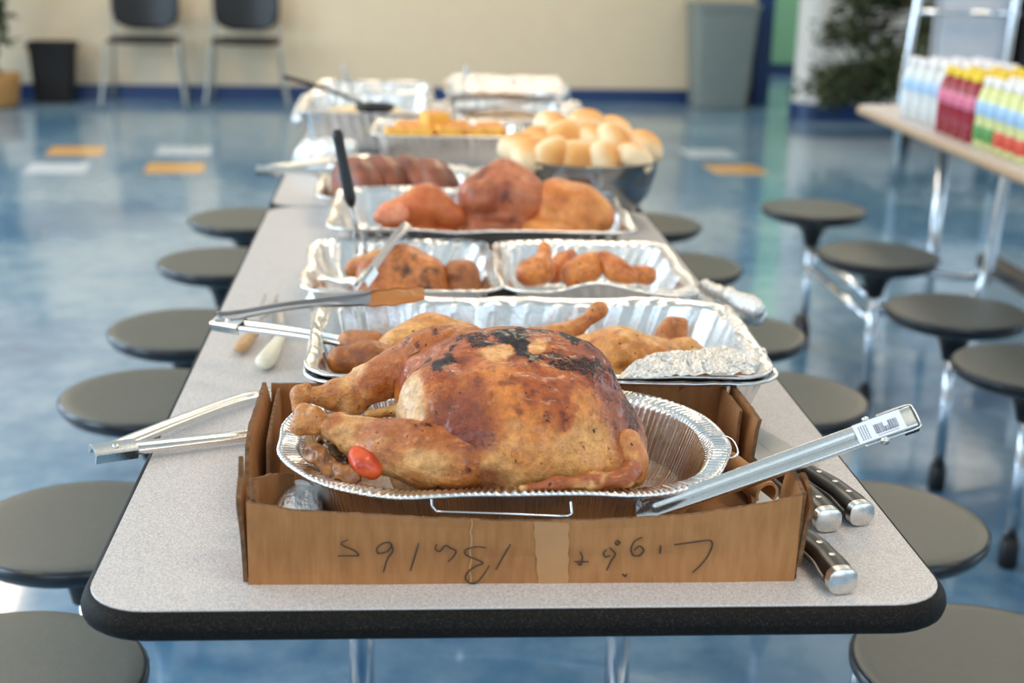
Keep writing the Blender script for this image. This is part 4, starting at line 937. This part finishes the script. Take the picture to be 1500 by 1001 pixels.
# --- fourth row: large pan of hams
foil_pan('foil_pan', 'large rectangular foil pan of sliced ham and roasts', (.022, 1.345), .255, .192, .05, .080, M_=460, npl=70, seed=14, jit=.004, amp=.002)
HAM = ((206, 92, 60), (172, 58, 40), (92, 30, 26)); hd = lambda P: -.003*ridged(P, 22, 3, 8)
o = chicken('orange-red ham wedge at the left of the large pan', nodes([(570, 315, 1.26, 18), (625, 300, 1.27, 28), (665, 318, 1.26, 16)])+[s_ell((-.09, 1.27, .035), (.085, .05, .028))], ((220, 140, 90), (200, 110, 66), (170, 60, 40)), s=41, h=.005, name='ham_piece', mat='meat', disp=hd, cat='meat')
chicken('pink ham end cut next to the orange-red wedge', nodes([(558, 318, 1.22, 12), (585, 312, 1.22, 14)]), ((236, 166, 142), (222, 134, 108), (196, 76, 58)), s=42, h=.005, name='ham_piece', mat='meat', disp=hd, cat='meat')
chicken('large purplish-red ham roast in the middle of the large pan', nodes([(705, 290, 1.29, 34), (740, 276, 1.32, 40), (765, 290, 1.29, 34)])+[s_ell((.035, 1.29, .045), (.085, .065, .04))], ((200, 130, 100), (160, 92, 70), (80, 40, 34)), s=43, h=.005, name='ham_piece', mat='meat', disp=lambda P: -.005*ridged(P, 17, 3, 8), kk=.8, cat='meat')
chicken('golden-brown roast with a smooth skin at the right of the large pan', nodes([(815, 300, 1.29, 38), (850, 308, 1.28, 36), (875, 318, 1.27, 26)])+[s_ell((.15, 1.27, .045), (.075, .065, .04))], ((230, 164, 98), (212, 132, 72), (160, 76, 44)), s=44, h=.005, name='roast_piece', mat='meat', disp=lambda P: -.002*ridged(P, 20, 2, 8), cat='meat')
# --- dark beef in a shallow pan behind, with tongs
foil_pan('foil_pan', 'shallow foil pan of dark sliced beef behind the ham pan', (-.125, 1.72), .155, .165, .05, .055, M_=360, npl=50, seed=15, jit=.004, amp=.002)
for k, (a, b, y, lab) in enumerate(((525, 255, 1.66, 'leftmost'), (560, 252, 1.68, 'second from left'), (600, 254, 1.69, 'third from left'), (630, 264, 1.66, 'rightmost'))):
    p = rel(aty(a, b, y)); chicken('dark brown slab of sliced beef, %s of four' % lab, [s_ell((p[0], p[1], .062), (.046, .10, .050), .35), s_ell((p[0], p[1], .03), (.05, .09, .03), .2)], ((150, 88, 66), (112, 60, 44), (64, 36, 28)), s=51+k, h=.0055, name='beef_slab', mat='meat', disp=lambda P: -.003*ridged(P, 20, 2, 8), cat='meat')
p0 = rel(at(378, 247, .075)); a1 = rel(at(560, 250, .075)); b1 = rel(at(540, 226, .09))
simple_tongs('steel tongs poking out over the left table edge from the beef pan', p0, [a1, b1], [[p0+(a1-p0)*.5], [p0+(b1-p0)*.5]], [(0, -.4, .9), (0, -.4, .9)], W=.02)
# --- steel bowl of bread rolls
bc = (.245, 1.665); tb = thing('mixing_bowl', 'wide stainless steel bowl heaped with bread rolls', 'bowl', (bc[0], bc[1], T))
mk('bowl_body', *lathe((bc[0], bc[1], T), [(.055, 0), (.075, .002), (.105, .022), (.128, .055), (.140, .095), (.143, .118), (.149, .121), (.150, .124), (.147, .1255), (.1405, .123), (.136, .095), (.122, .055), (.10, .026), (.06, .01)], 72), M['bowl'], tb, angle=60)
rng = np.random.default_rng(9)
proto = None; RP = []
def roll_mesh():
    V, F = nets(field([s_ell((0, 0, .024), (.036, .034, .026)), s_box((0, 0, .016), (.031, .030, .016), .012)], k=.012, disp=lambda P: -.0016*fbm(P, 25, 2, 3)), .0035)
    z = V[:, 2]; c = mix(lin(250, 238, 214), lin(236, 188, 124), sst(.024, .046, z+.006*fbm(V, 40, 2, 5))); c = mix(c, lin(214, 144, 74), sst(.043, .052, z)*.7); return V, F, c
rv, rf, rc = roll_mesh(); me = bpy.data.meshes.new('bread_roll'); me.from_pydata(rv.tolist(), [], rf.tolist()); me.polygons.foreach_set('use_smooth', [True]*len(me.polygons)); me.materials.append(M['bread'])
a_ = me.color_attributes.new('Col', 'FLOAT_COLOR', 'POINT'); cc = np.zeros((len(rv), 4)); cc[:, :3] = rc; a_.data.foreach_set('color', cc.ravel())
ROLLS = [((780, 228), 1.60, (.3, .1, .2), 'pale bread roll at the left front rim of the bowl'), ((812, 232), 1.585, (1.4, -.3, .5), 'bread roll standing on edge left of centre at the front rim'), ((848, 236), 1.58, (1.3, .2, 0), 'white-sided bread roll at the middle of the front rim'),
         ((885, 236), 1.585, (1.2, .1, 1.2), 'white-sided bread roll right of centre at the front rim'), ((925, 234), 1.60, (.5, .4, 2), 'bread roll low at the right front rim of the bowl'), ((942, 214), 1.66, (.2, .35, .4), 'browned bread roll at the far right of the heap'),
         ((900, 210), 1.64, (.9, .5, .8), 'tilted bread roll next to the browned right one'), ((866, 206), 1.66, (.4, -.2, 2.2), 'bread roll in the centre of the heap'), ((828, 206), 1.65, (1.1, -.4, .3), 'bread roll leaning left of the heap centre'),
         ((790, 208), 1.66, (.2, -.1, 1.0), 'peach-topped bread roll at the left of the heap'), ((762, 218), 1.64, (.2, -.2, 2.6), 'orange-topped bread roll at the far left rim'), ((860, 182), 1.70, (.1, .1, .1), 'golden bread roll on the very top of the heap'),
         ((812, 188), 1.72, (.5, -.3, 1.9), 'pale bread roll high at the back left of the heap'), ((900, 192), 1.73, (.3, .3, 1.3), 'bread roll high at the back right of the heap')]
for k, ((px, py), y, ro, lab) in enumerate(ROLLS):
    o = bpy.data.objects.new('bread_roll', me); SC.collection.objects.link(o); c = aty(px, py, y); o.rotation_euler = ro; o.scale = (1.12,)*3
    R_ = o.rotation_euler.to_matrix(); o.location = Vector(c)-R_@Vector((0, 0, .026)); _tag(o, lab, 'bread roll', 'bread rolls in the steel bowl')
for k, (x_, y_, z_) in enumerate(((.19, 1.62, .055), (.26, 1.61, .05), (.31, 1.65, .055), (.20, 1.70, .05), (.27, 1.72, .055), (.245, 1.665, .02), (.165, 1.66, .07), (.325, 1.70, .075))):
    o = bpy.data.objects.new('bread_roll', me); SC.collection.objects.link(o); o.location = (x_, y_, T+z_); o.rotation_euler = (k*.4, k*.7, k)
    _tag(o, 'bread roll buried in the lower layer inside the steel bowl', 'bread roll', 'buried bread rolls in the steel bowl')
# --- corn bread pan
foil_pan('foil_pan', 'foil pan of yellow cornbread squares left of the bread bowl', (-.008, 2.235), .178, .140, .045, .092, M_=360, npl=54, seed=18, jit=.003, amp=.002)
k = 0
for lab, x_, y_, z_, rz in (('far left', -.125, 2.16, .086, .1), ('second', -.070, 2.155, .088, -.1), ('stacked on top, tallest', -.040, 2.215, .115, .4), ('third', -.010, 2.15, .092, .15), ('fourth', .045, 2.155, .090, 0), ('fifth', .095, 2.16, .090, -.15),
                    ('back left', -.10, 2.26, .085, .1), ('back middle', .01, 2.26, .088, -.2), ('back right', .09, 2.26, .086, .1)):
    f = lambda P, z_=z_: mix(lin(250, 204, 96), lin(208, 128, 48), np.maximum(sst(z_+.012, z_+.020, P[:, 2]+.004*fbm(P, 60, 2, 3)), sst(.1, .5, fbm(P, 30, 2, k+3))*.7))
    blob('cornbread_piece', [s_box((x_, y_, z_-.004), (.029, .030, .022), .006, rz)], .0045, 'soft', f, 'yellow cornbread square, %s in its pan' % lab, 'cornbread', 'cornbread squares', disp=lambda P: .0008*fbm(P, 90, 2, 2)); k += 1
_c = nodes([(600, 230, 2.0, 1), (601, 230, 2.0, 1)])
# filler cornbread layer below the pieces
blob('cornbread_slab', [s_box((-.008, 2.235, .045), (.105, .07, .028), .012)], .006, 'soft', lambda P: mix(lin(236, 182, 84), lin(200, 128, 54), sst(-.2, .4, fbm(P, 30, 2, 3))), 'uncut cornbread slab under the loose squares', 'cornbread')
# foil and covers around
crumple('crumpled foil cover left of the cornbread pan', [s_cap((-.31, 2.12, .02), (-.17, 2.06, .02), .024, .028), s_cap((-.33, 2.2, .03), (-.24, 2.16, .05), .03, .025)], 31, h=.005, amp=.010)
crumple('crumpled foil sheet between beef pan and cornbread pan', [s_ell((-.08, 2.00, .02), (.15, .055, .026)), s_ell((.06, 1.98, .02), (.09, .05, .02))], 32, h=.005, amp=.010)
# --- mashed potato pan with black spoon, further pans
foil_pan('foil_pan', 'deep foil pan of mashed potatoes with a black serving spoon', (-.205, 2.60), .165, .215, .05, .105, M_=340, npl=44, seed=21, jit=.004, amp=.0025)
blob('mashed_potatoes', [s_ell((-.205, 2.58, .06), (.125, .17, .034)), s_ell((-.20, 2.54, .075), (.08, .08, .022))], .006, 'soft', lambda P: mix(lin(240, 226, 192), lin(222, 200, 152), sst(-.2, .5, fbm(P, 30, 2, 4))), 'cream-coloured mashed potatoes in the deep foil pan', 'potatoes', disp=lambda P: -.006*fbm(P, 25, 3, 5))
s0_, s1_ = rel(at(414, 112, .19)), rel(at(530, 150, .125))
ts = thing('serving_spoon', 'black plastic serving spoon resting in the mashed potatoes', 'spoon', TZ(s1_))
P = spline([s0_, s0_+(s1_-s0_)*.4+[0, 0, .004], s0_+(s1_-s0_)*.8, s1_], 18); V, F = tube(P, np.interp(np.linspace(0, 1, 18), [0, .05, .4, 1], [.006, .010, .008, .006]), 12, flat=.6); mk('handle', TZ(V), F, M['black_plastic'], ts)
dd = (s1_-s0_)/np.linalg.norm(s1_-s0_); bc_ = s1_+dd*.035
V, F = nets(field([s_ell(bc_, (.050, .038, .020), math.atan2(dd[1], dd[0]))], subs=[s_ell(bc_+[0, 0, .012], (.046, .033, .016), math.atan2(dd[1], dd[0]))], ks=.002), .003); mk('spoon_bowl', TZ(V), F, M['black_plastic'], ts)
foil_pan('foil_pan', 'wide foil pan at the far left end of the table', (-.20, 3.06), .17, .205, .05, .085, M_=300, npl=44, seed=22, jit=.004, amp=.0025)
foil_pan('foil_pan', 'foil pan of dark greens at the far right behind the cornbread', (.165, 2.68), .165, .215, .05, .085, M_=300, npl=44, seed=23, jit=.004, amp=.0025)
foil_pan('foil_pan', 'farthest foil pan at the right end of the table', (.17, 3.12), .165, .20, .05, .090, M_=300, npl=44, seed=24, jit=.004, amp=.0025)
blob('cooked_greens', [s_ell((.165, 2.66, .045), (.125, .17, .028))], .006, 'soft', lambda P: mix(lin(112, 84, 56), lin(168, 140, 100), sst(-.2, .5, fbm(P, 40, 2, 4))), 'dark brown cooked side dish in the far right foil pan', 'side dish', disp=lambda P: -.006*ridged(P, 30, 2, 5))
blob('white_side_dish', [s_ell((-.20, 3.05, .045), (.125, .16, .028))], .007, 'soft', lambda P: mix(lin(232, 220, 196), lin(206, 188, 150), sst(-.2, .5, fbm(P, 30, 2, 6))), 'pale side dish in the wide far left foil pan', 'side dish', disp=lambda P: -.006*fbm(P, 30, 2, 5))
blob('brown_side_dish', [s_ell((.17, 3.1, .045), (.125, .15, .028))], .007, 'soft', lambda P: mix(lin(170, 120, 70), lin(130, 88, 50), sst(-.2, .5, fbm(P, 30, 2, 6))), 'brown side dish in the farthest right foil pan', 'side dish', disp=lambda P: -.006*fbm(P, 30, 2, 5))
crumple('foil crumple on the right rim of the far pan', [s_cap((.29, 2.5, .07), (.34, 2.7, .08), .022, .026)], 33, h=.006, amp=.010)
crumple('foil crumple on the right rim of the farthest pan', [s_cap((.31, 2.93, .08), (.34, 3.05, .09), .022, .026)], 35, h=.006, amp=.010)
crumple('foil crumple on the left rim of the potato pan', [s_cap((-.37, 2.42, .08), (-.37, 2.75, .09), .014, .016)], 34, h=.006, amp=.008)
sheet('foil sheet peeled back over the far right pans', [(.02, 2.86, .10), (.33, 2.86, .10), (.33, 2.98, .135), (.02, 2.98, .135)], 40, 20, .010, 13, fr=20)
for lab, a, b, y in (('grey spoon handle rising from the far left pan', (503, 95), (515, 135), 3.0), ('grey spoon handle standing upright in the far right pan', (683, 95), (684, 150), 2.98), ('dark spoon handle lying across the right foil pan', (775, 150), (700, 158), 2.6)):
    p, q = rel(aty(*a, y)), rel(aty(*b, y)); t = thing('serving_spoon', lab, 'spoon', TZ(q)); q2 = q+(q-p)*.25
    V, F = tube([p, p+(q-p)*.1, p+(q-p)*.6, q, q2], [.006, .010, .008, .006, .005], 10, flat=.6); mk('handle', TZ(V), F, M['dark_steel'], t)
    V, F = nets(field([s_ell(q2, (.03, .022, .012))], subs=[s_ell(q2+[0, 0, .008], (.027, .019, .010))], ks=.002), .003); mk('spoon_bowl', TZ(V), F, M['dark_steel'], t)
# --- bottles on the right table
M['clear'] = plain('cloudy_clear_plastic', sr(216, 220, 218), .18, coat=.5, var=.05)
M['red_juice'] = plain('red_juice', sr(150, 24, 44), .2, coat=.5)
M['yellow_juice'] = plain('pale_yellow_juice', sr(214, 216, 150), .2, coat=.5)
M['cap_white'] = plain('white_cap', sr(236, 232, 232), .4); M['cap_yellow'] = plain('yellow_cap', sr(240, 206, 40), .4)
M['lab_blue'] = plain('blue_white_label', sr(176, 204, 232), .4); M['lab_pink'] = plain('pink_label', sr(222, 120, 146), .4); M['lab_mix'] = plain('pale_blue_label', sr(168, 200, 226), .4); M['lab_green'] = plain('green_label', sr(92, 150, 80), .4); M['lab_red'] = plain('red_orange_label', sr(214, 84, 60), .4)
def bottle_parts(body, cap, lab, band=None):
    t = thing('drink_bottle', 'x', 'bottle', (0, 0, 0))
    mk('bottle_body', *lathe((0, 0, 0), [(.026, 0), (.031, .004), (.0315, .06), (.030, .075), (.0315, .09), (.031, .125), (.022, .155), (.0135, .168), (.0135, .178)], 24), M[body], t, local=True)
    mk('bottle_cap', *lathe((0, 0, 0), [(.0165, .166), (.017, .168), (.017, .186), (.0155, .188)], 20), M[cap], t, local=True)
    mk('bottle_label', *lathe((0, 0, 0), [(.0318, .088), (.0325, .089), (.0325, .124), (.0316, .126)], 24, False, False), M[lab], t, local=True)
    if band: mk('lower_label', *lathe((0, 0, 0), [(.0319, .02), (.0325, .021), (.0325, .058), (.0318, .060)], 24, False, False), M[band], t, local=True)
    return t
KINDS = {'w': bottle_parts('clear', 'cap_white', 'lab_blue'), 'r': bottle_parts('red_juice', 'cap_yellow', 'lab_pink'), 'y': bottle_parts('yellow_juice', 'cap_white', 'lab_mix', 'lab_green'), 'o': bottle_parts('yellow_juice', 'cap_white', 'lab_mix', 'lab_red')}
KL = {'w': 'clear water bottle with white cap', 'r': 'red juice bottle with yellow cap', 'y': 'pale yellow drink bottle with green lower label', 'o': 'pale yellow drink bottle with red lower label'}
ORD = ['first', 'second', 'third', 'fourth', 'fifth', 'sixth', 'seventh', 'eighth', 'ninth', 'tenth', 'eleventh', 'twelfth']
pk = [('w', 3.30, 4), ('r', 2.99, 4), ('y', 2.70, 2), ('o', 2.56, 3)]; used = set()
for kd, ys, nrow in pk:
    for i in range(nrow):
        for j in range(4):
            src = KINDS[kd]
            if kd not in used: o = src; used.add(kd); kids = []
            else:
                o = src.copy(); SC.collection.objects.link(o)
                for ch in src.children: c_ = ch.copy(); SC.collection.objects.link(c_); c_.parent = o
            o.location = (1.475+j*.067+.008*i*(kd == 'w'), ys-i*.068, T); o['group'] = 'bottled drinks on the right table'
            o['label'] = '%s, %s column, %s row of its kind' % (KL[kd], ORD[j], ORD[i])
